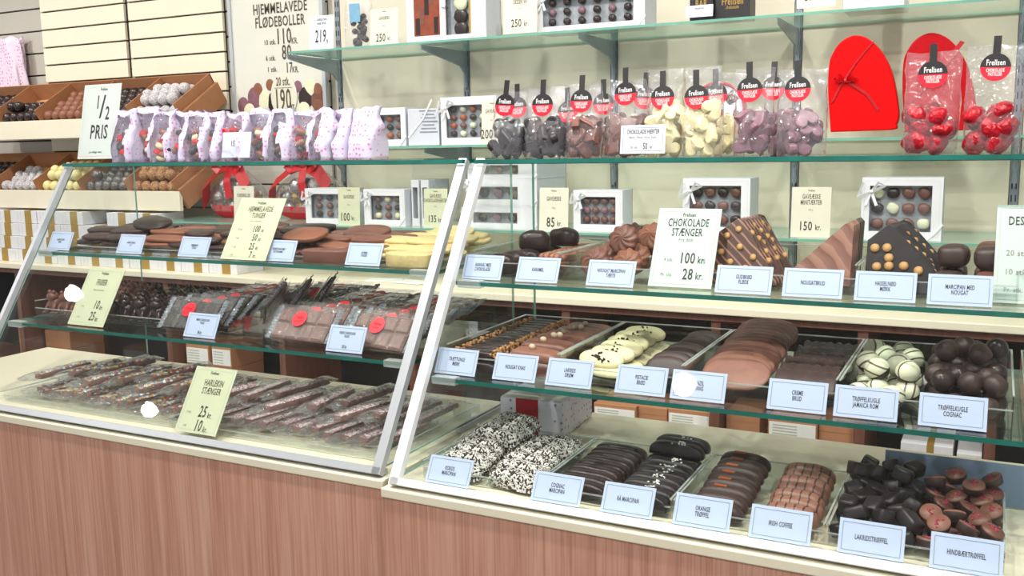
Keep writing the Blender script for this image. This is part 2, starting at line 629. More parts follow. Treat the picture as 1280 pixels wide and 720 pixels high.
def text(body, parent, x, z, size, ink='ink', narrow=0.62, align='CENTER', bold=0.0, y=-0.0012, rot=(R(90), 0, 0), name='lettering', gap=0.88, shear=0.0):
    size *= 1.25
    narrow *= 0.84
    d = bpy.data.curves.new(name, 'FONT')
    d.body = body
    d.size = size
    d.align_x = align
    d.align_y = 'CENTER'
    d.offset = 0.013 * size
    d.space_character = 1.08
    d.shear = shear
    d.space_line = gap
    d.resolution_u = 2
    d.materials.append(MATS[ink])
    t_ = bpy.data.objects.new(name, d)
    me = bpy.data.meshes.new_from_object(t_)
    me.materials.clear()
    me.materials.append(MATS[ink])
    bpy.data.objects.remove(t_)
    bpy.data.curves.remove(d)
    o = bpy.data.objects.new(name, me)
    COL.objects.link(o)
    o.parent = parent
    o.location = (x, y, z)
    o.rotation_euler = rot
    o.scale = (narrow, 1, 1)
    return o


ORD = ['first', 'second', 'third', 'fourth', 'fifth', 'sixth', 'seventh', 'eighth', 'ninth', 'tenth', 'eleventh', 'twelfth', 'thirteenth',
       'fourteenth', 'fifteenth', 'sixteenth', 'seventeenth', 'eighteenth']


def card(name, label, cat, bl, br, ax, val, h, lean, color, lines, group=None, border=True, foot=True, back=0.0):
    """a card standing on its lower edge and leaning back; bl, br: photograph pixels of its lower corners on the plane ax = val
    lines: (text, x share, z share, size share of the height, ink, narrow, align)"""
    a, b = P(*bl, ax, val), P(*br, ax, val)
    w = b.x - a.x
    y = (a.y + b.y) / 2 + back
    z = val if ax == 'z' else (a.z + b.z) / 2
    mb = MB()
    mb.box((0, 0, h / 2), (w, 0.0014, h), 0)
    if border:
        q, t = 0.045 * w + 0.001, 0.0009
        for cx, cz, dx, dz in ((0, q, w - 2 * q, t), (0, h - q, w - 2 * q, t), (-w / 2 + q, h / 2, t, h - 2 * q), (w / 2 - q, h / 2, t, h - 2 * q)):
            mb.box((cx, -0.0008, cz), (dx, 0.0004, dz), 1)
    root = thing(name, label, cat, ((a.x + b.x) / 2, y, z + 0.0014), (-math.atan(lean), 0, 0), group,
                 mb.mesh(name, [color, 'line_grey' if color.startswith('label') else 'line_pale']))
    if foot:
        k = math.atan(lean)
        hh = h * math.cos(k)
        f = MB()
        d = hh * lean
        f.strip([(0, 0.002, h * 0.96), (0, min(0.014, 0.004 + h * 0.28 * (0.4 + lean)), h * 0.22)], (w * 0.9, 0, 0), 0.0012)
        link('stand', f.mesh('stand', 'acrylic'), root)
    for (tx, xs, zs, sz, ink, nr, al) in lines:
        text(tx, root, (xs - 0.5) * w, zs * h, sz * h, ink, nr, al)
    return root


def L2(t1, t2=None, s=0.17, z=0.5):
    t = t1 if not t2 else t1 + '\n' + t2
    zz = z if not t2 else z + 0.0
    return [(t, 0.5, zz, s, 'ink', 0.6, 'CENTER')]


# ------------------------------------------------------------------ the shop
WALL_Y, SLAT_Y = 3.42, 3.40
struct('floor', MB().box((-2, 0.0, -0.05), (14, 8, 0.1)), 'floor_tile')
struct('ceiling', MB().box((-2, -1.0, CEIL + 0.05), (20, 10, 0.1)), 'ceiling_paint')
struct('wall_back', MB().box((-2, WALL_Y + 0.06, 1.375), (14, 0.12, 2.75)), 'wall_cream')

RAIL_X = (-2.56, -1.93, -1.298, -0.632, 0.044, 0.72)
rp = MB()
for i in range(len(RAIL_X) - 1):
    rp.box(((RAIL_X[i] + RAIL_X[i + 1]) / 2, SLAT_Y + 0.01, 1.8), (RAIL_X[i + 1] - RAIL_X[i] - 0.03, 0.02, 1.76))
struct('wall_panel', rp, 'wall_cream')
for i, x in enumerate(RAIL_X):
    mb = MB()
    mb.box((x, SLAT_Y + 0.004, 1.8), (0.024, 0.012, 1.76))
    k = 0.98
    while k < 2.6:
        for sx in (-0.006, 0.006):
            mb.box((x + sx, SLAT_Y - 0.0025, k), (0.004, 0.001, 0.022), 1)
        k += 0.04
    struct('trim_%d' % (i + 1), mb, ['rail_grey', 'black'])


def slats(name, x0, x1, z0, z1, step, y, m):
    mb = MB()
    z = z0
    while z < z1:
        mb.box(((x0 + x1) / 2, y + 0.009, z + step / 2), (x1 - x0, 0.018, step - 0.008), 0, bev=0.001)
        z += step
    mb.box(((x0 + x1) / 2, y + 0.017, (z0 + z1) / 2), (x1 - x0, 0.006, z1 - z0), 1)
    return struct(name, mb, [m, 'dark_gap'])


_a, _b, _c, _d = P(54, 60, 'y', 3.37).x, P(158, 60, 'y', 3.37).x, P(163, 60, 'y', 3.37).x, P(280, 60, 'y', 3.37).x
_z0 = P(57, 104, 'y', 3.37).z
slats('wall_slat_panel', _a, _b, _z0 - 0.088 * 5, 2.65, 0.088, 3.37, 'slat_cream')
slats('wall_slat_panel', _c, _d, P(163, 97, 'y', 3.37).z - 0.088 * 5, 2.65, 0.088, 3.37, 'slat_cream')
slats('wall_slat_panel', -6.5, -2.62, P(0, 44, 'y', 3.397).z - 0.112 * 9, 2.65, 0.112, 3.397, 'slat_shaded')

# ceiling spotlights, the mirrored and the added ones alike
for i, ((lx, ly), kind) in enumerate(LAMPS):
    o = thing('real_or_added_spotlight', 'round recessed white ceiling spotlight from a partly added set, switched on', 'ceiling light', (lx, ly, CEIL), group='ceiling spotlights')
    link('rim', MB().lathe([(0.046, 0.0), (0.046, -0.006), (0.068, -0.006), (0.072, 0.0)], 24).mesh('rim', 'alu_white'), o)
    link('lamp_disc', MB().lathe([(0.0, -0.003), (0.046, -0.003)], 24).mesh('lamp_disc', 'lamp_glow'), o)
    d = bpy.data.lights.new('spot_beam', 'SPOT')
    d.energy = POW[kind] * 4
    d.spot_size = R(120)
    d.spot_blend = 0.9
    d.shadow_soft_size = 0.042
    d.color = (1, 0.965, 0.90)
    q = link('spot_beam', d, o, (0, 0, -0.03))
    q.rotation_euler = Vector(AIMS[kind]).to_track_quat('-Z', 'Y').to_euler()

# ------------------------------------------------------------------ wall shelves of glass, three tiers
SH = {'upper': 1.836, 'middle': 1.457, 'lower': 1.152}
SX0 = {'upper': -2.545, 'middle': -2.56, 'lower': -3.30}
for tier, z in SH.items():
    x0, x1 = SX0[tier], 0.75
    yf = 3.05 if tier == 'upper' else 3.0
    mb = MB().box(((x0 + x1) / 2, (yf + 3.392) / 2, z - 0.004), (x1 - x0, 3.392 - yf, 0.008), 0, side=1)
    t = thing('glass_wall_shelf', 'long glass wall shelf, %s of the three tiers behind the cases' % {'upper': 'topmost', 'middle': 'middle', 'lower': 'lowest'}[tier],
              'shelf', group='glass wall shelves', me=mb.mesh('glass_wall_shelf', ['wall_shelf_glass', 'glass_edge_pale']))
    for i, x in enumerate(RAIL_X):
        mb = MB()
        out = [(0, 0), (0, -0.15), (-0.014, -0.15), (-0.017, -0.088), (-0.05, -0.06), (-0.33, -0.018), (-0.335, 0)]
        mb.prism([(a, b) for a, b in out][::-1], 0.006, 0, T=Matrix(((0, 0, 1, x - 0.003), (1, 0, 0, 3.398), (0, 1, 0, z - 0.009), (0, 0, 0, 1))))
        mb.box((x, 3.392, z - 0.075), (0.014, 0.012, 0.15), 0)
        b_ = thing('shelf_bracket', '%s metal bracket from the left holding the %s glass wall shelf' % (ORD[i], {'upper': 'topmost', 'middle': 'middle', 'lower': 'lowest'}[tier]),
                   'bracket', group='shelf brackets', me=mb.mesh('shelf_bracket', 'bracket_grey'))

# ------------------------------------------------------------------ back counter against the wall
BZ, BY = 0.93, 2.955
bc = thing('back_counter', 'long cream topped back counter with open brown shelving against the wall', 'counter', (0, 0, 0))
link('worktop', MB().box((-2.4, (BY + SLAT_Y) / 2 - 0.013, BZ - 0.0125), (6.6, SLAT_Y - BY - 0.026, 0.025), bev=0.003).mesh('worktop', 'cream'), bc)
link('apron', MB().box((-2.4, BY + 0.03, BZ - 0.037), (6.6, 0.018, 0.024)).mesh('apron', 'brown_wood'), bc)
link('back_panel', MB().box((-2.4, 3.36, 0.455), (6.6, 0.012, 0.9)).mesh('back_panel', 'interior_dark'), bc)
link('bottom_shelf', MB().box((-2.4, 3.16, 0.40), (6.56, 0.37, 0.02)).mesh('bottom_shelf', 'brown_wood'), bc)
link('plinth', MB().box((-2.4, 3.05, 0.04), (6.5, 0.02, 0.08)).mesh('plinth', 'interior_dark'), bc)
for px in (25, 209, 350, 513, 707, 895, 1080, 1247):
    x = P(px, 390, 'y', BY + 0.03).x
    link('divider', MB().box((x, 3.17, 0.455), (0.03, 0.37, 0.87)).mesh('divider', 'brown_wood'), bc)

# ------------------------------------------------------------------ the two front counters and their glass cases
ZT, SL = 0.85, 0.352 / 0.57      # worktop height, slope of the front glass (depth per height)
CASES = {'left': dict(x0=-2.21, x1=-0.988, y0=1.385, cx0=-2.644, z1=1.203, z2=1.037, frame='alu'),
         'right': dict(x0=-0.944, x1=0.62, y0=1.354, cx0=-0.958, z1=1.193, z2=1.026, frame='alu_white')}
YB, ZTOP = 1.945, 1.424


def front_y(c, z):
    return c['y0'] + SL * (z - ZT)


for side, c in CASES.items():
    x0, x1, y0 = c['cx0'], c['x1'] + (0.012 if side == 'left' else 0.01), c['y0'] - 0.014
    t = thing('display_counter', '%s wood fronted shop counter with a cream top, under the %s glass case' % (side, side), 'counter', (0, 0, 0), group='shop counters')
    xm, w = (x0 + x1) / 2, x1 - x0
    link('worktop', MB().box((xm, (y0 + YB) / 2, ZT - 0.0105), (w, YB - y0, 0.017), bev=0.002).mesh('worktop', 'cream'), t)
    link('front_panel', MB().box((xm, y0 + 0.012, 0.433), (w - 0.004, 0.018, 0.795)).mesh('front_panel', 'wood'), t)
    for sx in (x0 + 0.011, x1 - 0.011):
        link('side_panel', MB().box((sx, (y0 + YB) / 2 + 0.012, 0.43), (0.018, YB - y0 - 0.03, 0.80)).mesh('side_panel', 'brown_wood'), t)
    link('plinth', MB().box((xm, y0 + 0.06, 0.018), (w - 0.04, 0.02, 0.036)).mesh('plinth', 'black'), t)

    g = thing('glass_display_case', '%s slanted glass display case of chocolates on its counter' % side, 'display case', (0, 0, 0), group='glass display cases')
    x0, x1, y0 = c['x0'], c['x1'], c['y0']
    zt = ZTOP - 0.004
    ang = math.atan(SL)
    ln = math.hypot(zt - ZT, SL * (zt - ZT))
    F = TR((0, y0, ZT + 0.002), (-ang, 0, 0))
    # front pane in its own slanted frame: local x, y (thickness), z (up the slope)
    link('front_glass', MB().box(((x0 + x1) / 2, 0.004, ln / 2), (x1 - x0 - 0.01, 0.005, ln - 0.01), 0, T=F, side=1).mesh('front_glass', ['glass', 'glass_edge']), g)
    fr = MB()
    fr.box(((x0 + x1) / 2, -0.002, 0.0065), (x1 - x0, 0.014, 0.013), 0, T=F)
    fr.box(((x0 + x1) / 2, y0 + 0.0155, ZT + 0.0045), (x1 - x0, 0.013, 0.009), 0)
    fw = 0.019
    for q in (x0 + fw / 2 - 0.002, x1 - fw / 2 + 0.002):
        fr.box((q, -0.002, ln / 2), (fw if side == 'right' or q > -2 else 0.012, 0.014, ln), 0, T=F)
    link('frame', fr.mesh('frame', c['frame']), g)
    link('top_glass', MB().box(((x0 + x1) / 2, (front_y(c, zt) + YB) / 2 - 0.006, zt), (x1 - x0, YB - front_y(c, zt) + 0.03, 0.008), 0, side=1).mesh('top_glass', ['shelf_glass', 'glass_edge']), g)
    for q in (x0 + 0.006, x1 - 0.006):
        pr = [(y0 + 0.022, ZT + 0.012), (YB, ZT + 0.012), (YB, zt - 0.005), (front_y(c, zt - 0.005) + 0.014, zt - 0.005)]
        link('side_glass', MB().prism(pr, 0.006, 0, mi=1, top=0, bottom=0, T=Matrix(((0, 0, 1, q - 0.003), (1, 0, 0, 0), (0, 1, 0, 0), (0, 0, 0, 1)))).mesh('side_glass', ['glass', 'glass_edge_pale']), g)
        link('glass_channel', MB().box((q, (YB + 1.68) / 2, ZT + 0.006), (0.014, YB - 1.68, 0.012)).mesh('glass_channel', 'alu'), g)
    for nm, z in (('glass_shelf', c['z1']), ('glass_shelf', c['z2'])):
        fy = front_y(c, z) + 0.009
        link('glass_shelf', MB().box(((x0 + x1) / 2, (fy + YB) / 2, z - 0.004), (x1 - x0 - 0.03, YB - fy, 0.008), 0, side=1).mesh('glass_shelf', ['shelf_glass', 'glass_edge']), g)
        for q in (x0 + 0.045, x1 - 0.045):
            link('shelf_clip', MB().box((q, fy + 0.006, z - 0.005), (0.05, 0.02, 0.014), bev=0.001).mesh('shelf_clip', 'acrylic_rim'), g)
CL, CR = CASES['left'], CASES['right']

# ------------------------------------------------------------------ labels and price signs
N = 'CENTER'
ZR1, ZR2, ZL1, ZL2 = CR['z1'], CR['z2'], CL['z1'], CL['z2']


def row_y(c, z):
    """where a label may stand just behind the front glass of a case"""
    return front_y(c, z) + 0.034


def small_label(c, z, x0, x1, lines, what, where, h=0.05, lean=0.48, color='label_blue_lit', size=0.165, extra=(), yo=0.034):
    y = front_y(c, z) + yo
    a, b = P(x0, 0, 'y', y), P(x1, 0, 'y', y)
    # lower corners: the pixel column on the shelf plane
    def col(px):
        lo, hi = 0.0, 900.0
        for _ in range(40):
            m = (lo + hi) / 2
            d = FWD + RGT * ((px - 640) / FPX) - UPV * ((m - 360) / FPX)
            if d.y <= 0 or CAM.z + d.z * ((y - CAM.y) / d.y) > z:
                lo = m
            else:
                hi = m
        return (px, lo)
    t = '\n'.join(lines)
    ls = [(t, 0.5, 0.5 if not extra else 0.66, size, 'ink', 0.62, N)] + list(extra)
    return card('product_label', what, 'label', col(x0), col(x1), 'z', z, h, lean, color, ls, where)


def lab(kind, text_, where):
    return '%s card reading %s %s' % (kind, text_, where)


G1, G2, G3 = 'product labels on the upper right shelf', 'product labels on the lower right shelf', 'product labels on the right counter'
ZB = ZT + 0.0005
R1L = [(577, 625, ['ANANAS MED', 'CHOKOLADE']), (644, 696, ['KARAMEL']), (732, 791, ['NOUGAT MARCIPAN', 'TÆRTE']), (893, 963, ['GUDBRØD', 'FLØDE']),
       (977, 1052, ['NOUGATBRUD']), (1067, 1144, ['HASSELNØD', 'MØRK']), (1158, 1240, ['MARCIPAN MED', 'NOUGAT'])]
for x0, x1, t in R1L:
    small_label(CR, ZR1, x0, x1, t, 'pale blue lit card reading %s on the upper right shelf' % ' '.join(t).title(), G1)
R2L = [(543, 593, ['TRÆTTUNGE', 'MØRK']), (615, 668, ['NOUGAT KNAS']), (681, 738, ['LAKRIDS', 'DRØM']), (768, 831, ['PISTACIE', 'BRØD']),
       (837, 905, ['BRAZIL', 'STANG']), (958, 1032, ['CREME', 'BRUD']), (1041, 1121, ['TRØFFELKUGLE', 'JAMAICA ROM']), (1147, 1233, ['TRØFFELKUGLE', 'COGNAC'])]
for x0, x1, t in R2L:
    small_label(CR, ZR2, x0, x1, t, 'pale blue lit card reading %s on the lower right shelf' % ' '.join(t).title(), G2)
RBL = [(531, 585, ['KOKOS', 'MARCIPAN']), (663, 724, ['COGNAC', 'MARCIPAN']), (750, 814, ['RÅ MARCIPAN']), (840, 911, ['ORANGE', 'TRØFFEL']),
       (935, 1012, ['IRISH COFFEE']), (1046, 1129, ['LAKRIDSTRØFFEL']), (1161, 1253, ['HINDBÆRTRØFFEL'])]
for x0, x1, t in RBL:
    small_label(CR, ZT + 0.0095, x0, x1, t, 'pale blue lit card reading %s at the front of the right counter' % ' '.join(t).title(), G3, lean=0.6, yo=0.012)
L1L = [(59, 86, ['HAVRE TUNGE', 'MØRK']), (145, 176, ['HAVRE TUNGE', 'LYS']), (222, 258, ['PEBERMYNT', 'TUNGE']), (325, 366, ['FLØDETUNGE MED', 'SALTKARAMEL']), (431, 474, ['SALMIAK', 'TUNGER'])]
for i, (x0, x1, t) in enumerate(L1L):
    small_label(CL, ZL1, x0, x1, t, 'pale blue lit card before the tongues, %s from the left end' % ORD[i], 'product labels on the upper left shelf', size=0.12)
for x0, x1, t, w in ((229, 268, ['MØRK CHOKOLADE', 'PLADE'], 'dark'), (407, 452, ['FLØDE CHOKOLADE', 'PLADE'], 'milk')):
    small_label(CL, ZL2, x0, x1, t, 'pale blue lit price card in front of the %s chocolate bars' % w, 'price labels before the wrapped bars', size=0.11, h=0.056,
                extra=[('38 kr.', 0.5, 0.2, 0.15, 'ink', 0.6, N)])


def big_sign(label, bl, br, z, h, lean, color, rows, title, logo=True, y=None, back=0.0):
    ls = list(rows)
    if logo:
        ls.append(('Frellsen', 0.5, 0.915, 0.055, 'ink', 0.8, N))
    ls += title
    if y is not None:
        return card('price_sign', label, 'sign', bl, br, 'y', y, h, lean, color, ls, 'price signs', back=back)
    return card('price_sign', label, 'sign', bl, br, 'z', z, h, lean, color, ls, 'price signs', back=back)


RT = 'RIGHT'
big_sign('large mint price sign reading Chokolade Stænger 100 kr', (808, 359), (888, 363), ZR1 + 0.001, 0.152, 0.50, 'card_mint',
         [('100', 0.69, 0.36, 0.155, 'ink', 0.75, RT), ('kr.', 0.73, 0.345, 0.10, 'ink', 0.75, 'LEFT'), ('28', 0.69, 0.16, 0.155, 'ink', 0.75, RT), ('kr.', 0.73, 0.145, 0.10, 'ink', 0.75, 'LEFT'),
          ('4 stk.', 0.27, 0.34, 0.05, 'ink_pale', 0.9, N), ('Pr. stk.', 0.27, 0.15, 0.05, 'ink_pale', 0.9, N), ('Fra disk', 0.5, 0.595, 0.05, 'ink_pale', 1.0, N)],
         [('CHOKOLADE\nSTÆNGER', 0.5, 0.75, 0.112, 'ink', 0.66, N)], back=0.006)
big_sign('pale mint price sign reading Desserter 20 stk at the right edge', (1240, 379), (1330, 384), ZR1 + 0.001, 0.165, 0.50, 'card_mint',
         [('20 stk.', 0.16, 0.50, 0.065, 'ink_pale', 1.0, 'LEFT'), ('10 stk.', 0.15, 0.31, 0.065, 'ink_pale', 1.0, 'LEFT'), ('Pr. stk.', 0.15, 0.13, 0.05, 'ink_pale', 1.0, 'LEFT')],
         [('DESSERTER', 0.17, 0.83, 0.10, 'ink', 0.72, 'LEFT')], logo=False)
big_sign('pale green price sign reading Hjemmelavede Tunger on the upper left shelf', (270, 325), (320, 329), ZL1 + 0.001, 0.158, 0.617, 'card_green',
         [('100', 0.66, 0.49, 0.118, 'ink', 0.70, RT), ('50', 0.66, 0.35, 0.118, 'ink', 0.70, RT), ('25', 0.66, 0.21, 0.118, 'ink', 0.70, RT), ('7', 0.66, 0.08, 0.11, 'ink', 0.70, RT)] +
         [('kr.', 0.70, q, 0.065, 'ink', 0.7, 'LEFT') for q in (0.47, 0.33, 0.19, 0.065)] + [(a, 0.22, q, 0.035, 'ink_pale', 0.9, N) for a, q in (('20 stk.', 0.48), ('9 stk.', 0.34), ('4 stk.', 0.2), ('1 stk.', 0.07))],
         [('HJEMMELAVEDE\nTUNGER', 0.52, 0.76, 0.095, 'ink_brown', 0.62, N), ('Flere varianter', 0.5, 0.62, 0.032, 'ink_pale', 1, N)], back=0.022)
big_sign('pale green price sign reading Frøer beside the chocolate frogs', (82, 406), (124, 411), ZL2 + 0.001, 0.15, 0.617, 'card_green',
         [('10', 0.68, 0.36, 0.17, 'ink', 0.68, RT), ('25', 0.68, 0.16, 0.17, 'ink', 0.68, RT), ('kr.', 0.71, 0.32, 0.09, 'ink', 0.7, 'LEFT'), ('kr.', 0.71, 0.12, 0.09, 'ink', 0.7, 'LEFT'),
          ('1 stk.', 0.22, 0.33, 0.04, 'ink_pale', 0.9, N), ('3 stk.', 0.22, 0.14, 0.04, 'ink_pale', 0.9, N)],
         [('FRØER', 0.5, 0.75, 0.12, 'ink_brown', 0.62, N), ('Flere varianter', 0.5, 0.62, 0.036, 'ink_pale', 1, N)], back=0.008)
big_sign('pale green price sign reading Harlekin Stænger on the left counter', (208, 542), (258, 551), ZT + 0.0095, 0.146, 0.617, 'card_green',
         [('25', 0.62, 0.32, 0.19, 'ink', 0.70, RT), ('10', 0.62, 0.11, 0.19, 'ink', 0.70, RT), ('kr.', 0.66, 0.28, 0.10, 'ink', 0.7, 'LEFT'), ('kr.', 0.66, 0.07, 0.10, 'ink', 0.7, 'LEFT'),
          ('3 stk.', 0.2, 0.3, 0.04, 'ink_pale', 0.9, N), ('1 stk.', 0.2, 0.1, 0.04, 'ink_pale', 0.9, N)],
         [('HARLEKIN\nSTÆNGER', 0.56, 0.70, 0.112, 'ink_brown', 0.64, N)], back=0.024)
big_sign('grey sale sign reading half Pris on top of the left case', (97, 199), (143, 199.5), 0, 0.205, 0.22, 'card_grey',
         [('Frellsen', 0.55, 0.93, 0.045, 'ink', 0.8, N), ('på udvalgte varer', 0.48, 0.09, 0.03, 'ink', 1, N)],
         [('1', 0.42, 0.75, 0.20, 'ink', 0.75, N), ('/', 0.55, 0.68, 0.34, 'ink', 0.9, N), ('2', 0.70, 0.60, 0.20, 'ink', 0.75, N), ('PRIS', 0.52, 0.35, 0.21, 'ink', 0.78, N)], logo=False, y=1.80)
card('price_label', 'white card reading 15 in front of the pink dotted bags', 'label', (277, 197.5), (312, 198), 'y', 1.765, 0.062, 0.2, 'label_white',
     [('15,-', 0.42, 0.55, 0.26, 'ink', 0.8, N)], 'price labels on the case tops', border=False)
card('price_label', 'white card reading Chokolade Hjerter 50 kr before the bags', 'label', (775, 193.5), (831, 192.5), 'y', 1.725, 0.054, 0.14, 'label_white',
     [('CHOKOLADE HJERTER', 0.5, 0.76, 0.17, 'ink', 0.62, N), ('Mørk, Fløde, Hvid, Ruby', 0.5, 0.57, 0.10, 'ink_pale', 0.9, N), ('50', 0.56, 0.25, 0.25, 'ink', 0.6, N), ('kr.', 0.70, 0.22, 0.12, 'ink', 0.7, N),
      ('120 stk.', 0.3, 0.22, 0.11, 'ink_pale', 0.8, N)], 'price labels on the case tops')


def price_card(label, bl, br, y, h, color, title, price, lean=0.06, sub=True, ps=0.24):
    ls = [('Frellsen', 0.5, 0.93, 0.045, 'ink', 0.8, N), (title, 0.5, 0.75, 0.105, 'ink_brown', 0.6, N)]
    if sub:
        ls.append(('200 g.', 0.5, 0.55, 0.04, 'ink_pale', 0.9, N))
    if price:
        ls += [(price, 0.55, 0.22, ps, 'ink', 0.80, RT), ('kr.', 0.62, 0.20, 0.13, 'ink', 0.75, 'LEFT')]
    return card('price_card', label, 'price card', bl, br, 'y', y, h, lean, color, ls, 'price cards by the gift boxes', border=False)


def ph(p0, p1, y):
    """height between two pixels one above the other on the plane y"""
    return abs(P(*p0, 'y', y).z - P(*p1, 'y', y).z)


price_card('cream gift box price card reading 85 kr', (674, 290.5), (710, 292), 3.04, ph((690, 235), (690, 291), 3.04), 'card_cream', 'GAVEÆSKE', '85')
price_card('cream gift box price card reading 150 kr', (988, 297), (1037, 298), 3.04, ph((1010, 235), (1010, 298), 3.04), 'card_cream', 'GAVEÆSKE\nMINITÆRTER', '150', ps=0.20)
price_card('yellowish gift box price card reading 100 kr', (423, 282.5), (450, 283), 3.04, ph((437, 235), (437, 283), 3.04), 'card_green', 'GAVEÆSKE', '100')
price_card('yellowish gift box price card reading 135 kr', (530, 285), (559, 285.5), 3.04, ph((545, 236), (545, 285), 3.04), 'card_green', 'GAVEÆSKE\nCHOKOLADEHJERTER', '135', ps=0.20)
price_card('pale price card in front of the red ribboned gifts', (293, 280), (318, 280), 3.02, ph((308, 233), (308, 280), 3.02), 'card_cream', 'FLØDEBOLLER', '')
price_card('cream price card reading 200 kr on the middle wall shelf', (602, 181), (628, 180.5), 3.035, ph((610, 126), (610, 181), 3.035), 'card_cream', 'GAVEÆSKE', '200')
price_card('cream price card reading 250 kr by the tall bag', (463, 59), (498, 57), 3.09, ph((480, 11), (480, 58), 3.09), 'card_cream', 'GAVEÆSKE', '250')
price_card('cream price card reading 250 kr by the wide window boxes', (629, 44), (671, 40), 3.07, ph((650, -14), (650, 43), 3.07), 'card_cream', 'GAVEÆSKE\nDESSERTER', '250', ps=0.20)
price_card('cream price card reading 370 kr on the top shelf', (996, 11.5), (1044, 8.5), 3.07, 0.15, 'card_cream', 'GAVEÆSKE', '370', ps=0.2)
card('price_label', 'small white card before the black gift boxes', 'label', (857, 23), (891, 20.5), 'y', 3.07, 0.037, 0.1, 'label_white',
     [('FRELLSEN BAR', 0.5, 0.72, 0.16, 'ink', 0.7, N), ('75 kr.', 0.5, 0.25, 0.14, 'ink', 0.7, N)], 'price labels on the top shelf', border=False)
card('price_label', 'white handwritten card reading 219 at the end of the top shelf', 'label', (387, 65.5), (417, 62.5), 'y', 3.11, ph((400, 19), (400, 64), 3.11), 0.1, 'label_white',
     [('Luksus box\nmed chok.', 0.5, 0.84, 0.10, 'ink', 0.7, N), ('219,', 0.5, 0.4, 0.40, 'ink', 0.6, N)], 'price labels on the top shelf', border=False)

# ------------------------------------------------------------------ clear trays
def tray(x0, x1, y0, y1, z, h0, label, group, floor='acrylic', name='display_tray'):
    mb = MB()
    t = 0.002
    z += 0.0008
    xm, ym, w, d = (x0 + x1) / 2, (y0 + y1) / 2, x1 - x0, y1 - y0
    mb.box((xm, ym, z + t / 2 + 0.0002), (w, d, t), 2)
    for cx, cy, dx, dy in ((xm, y0, w, t), (xm, y1, w, t), (x0, ym, t, d), (x1, ym, t, d)):
        h = h0 * (0.55 if cy == y0 else 1)
        mb.box((cx, cy, z + h / 2), (dx, dy, h), 0)
        mb.box((cx, cy, z + h), (dx + 0.0012, dy + 0.0012, 0.002), 1)
    return thing(name, label, 'tray', group=group, me=mb.mesh(name, ['acrylic', 'acrylic_rim', floor]))


GT = 'clear trays in the glass cases'
TRX = [(-0.925, -0.693), (-0.688, -0.462), (-0.457, -0.211), (-0.206, 0.036)]
for (a, b), w in zip([(-0.925, -0.745), (-0.738, -0.56), (-0.46, -0.203), (-0.198, 0.035)], ('pineapple and caramel', 'rosette', 'large triangle', 'hazelnut slab')):
    tray(a, b, 1.645, 1.935, ZR1, 0.052, 'clear tray of the %s chocolates on the upper right shelf' % w, GT)
for (a, b), w in zip(TRX, ('nut ended sticks', 'liquorice ovals', 'overlapping milk ovals', 'striped eggs and cognac balls')):
    tray(a, b, 1.53, 1.872, ZR2, 0.05, 'clear tray holding the %s on the lower right shelf' % w, GT)
for (a, b), w in zip([(-0.915, -0.678), (-0.672, -0.445), (-0.439, -0.206), (-0.2, 0.034)], ('coconut logs', 'dark marzipan logs', 'orange and coffee logs', 'liquorice and raspberry truffles')):
    tray(a, b, 1.418, 1.668, ZB, 0.03, 'clear tray holding the %s on the right counter' % w, GT)
for a, b, w in ((-2.16, -1.94, 'dark tongues'), (-1.93, -1.70, 'mixed tongues'), (-1.69, -1.42, 'mint tongues'), (-1.41, -1.20, 'milk tongues'), (-1.19, -1.02, 'cream coloured tongues')):
    tray(a, b, 1.672, 1.938, ZL1, 0.016, 'clear tray under the %s on the upper left shelf' % w, GT)
tray(-2.188, -1.985, 1.585, 1.875, ZL2, 0.04, 'clear tray holding the milk chocolate frogs', GT)
tray(-1.978, -1.72, 1.585, 1.885, ZL2, 0.04, 'clear tray holding the dark chocolate frogs', GT)
tray(-2.16, -1.60, 1.458, 1.82, ZT, 0.022, 'wide clear tray under the colourful sprinkled sticks', GT)
tray(-1.595, -1.02, 1.458, 1.82, ZT, 0.022, 'wide clear tray under the pink sprinkled sticks', GT)

tray(0.052, 0.285, 1.53, 1.872, ZR2, 0.05, 'clear tray cut off by the right edge on the lower right shelf', GT)

# ------------------------------------------------------------------ chocolates in the right case
def jit(a):
    return rnd.uniform(-a, a)


MESHES = {}


def cached(key, fn):
    if key not in MESHES:
        MESHES[key] = fn()
    return MESHES[key]


def log_mesh(name, mats, l, w, h, e1=0.45, e2=0.35, jitter=0.0012, seed=0, n=28, m=12):
    """a coated bar: flat below, softly squared; length along x"""
    return MB().se(l / 2, w / 2, h, e1, e2, n, m * 2, flat=0.0, jit=jitter, seed=seed).mesh(name, mats)


def row(n, name, desc, cat, group, meshes, x, y0, y1, z0, z1, tilt=0.0, yaw=0.0, dx=0.003, deco=None, where='from the glass', M=None, arch=0.0):
    """n pieces one behind another from y0 to y1; each leans back by tilt"""
    res = []
    for i in range(n):
        f = i / max(1, n - 1)
        loc = (x + jit(dx), y0 + (y1 - y0) * f, z0 + (z1 - z0) * f + arch * math.sin(f * math.pi))
        o = thing(name, '%s, %s %s' % (desc, ORD[i] if i < len(ORD) else 'next', where), cat, loc, (tilt + jit(0.012), 0, yaw + jit(0.025)), group, meshes[i % len(meshes)])
        if deco:
            deco(o, i)
        res.append(o)
    return res


def bits(parent, name, m, spots, r, flatten=0.7, key=None):
    """a few crumbs or nut pieces strewn on a piece: one part"""
    mb = MB()
    for x, y, z in spots:
        mb.se(r * rnd.uniform(0.6, 1.2), r * rnd.uniform(0.6, 1.2), r * flatten, 0.9, 0.9, 6, 4, T=TR((x, y, z), (0, 0, rnd.uniform(0, 3))))
    return link(name, mb.mesh(name, m), parent)


# --- dark sticks with nut dipped ends
Z = ZR2 + 0.003


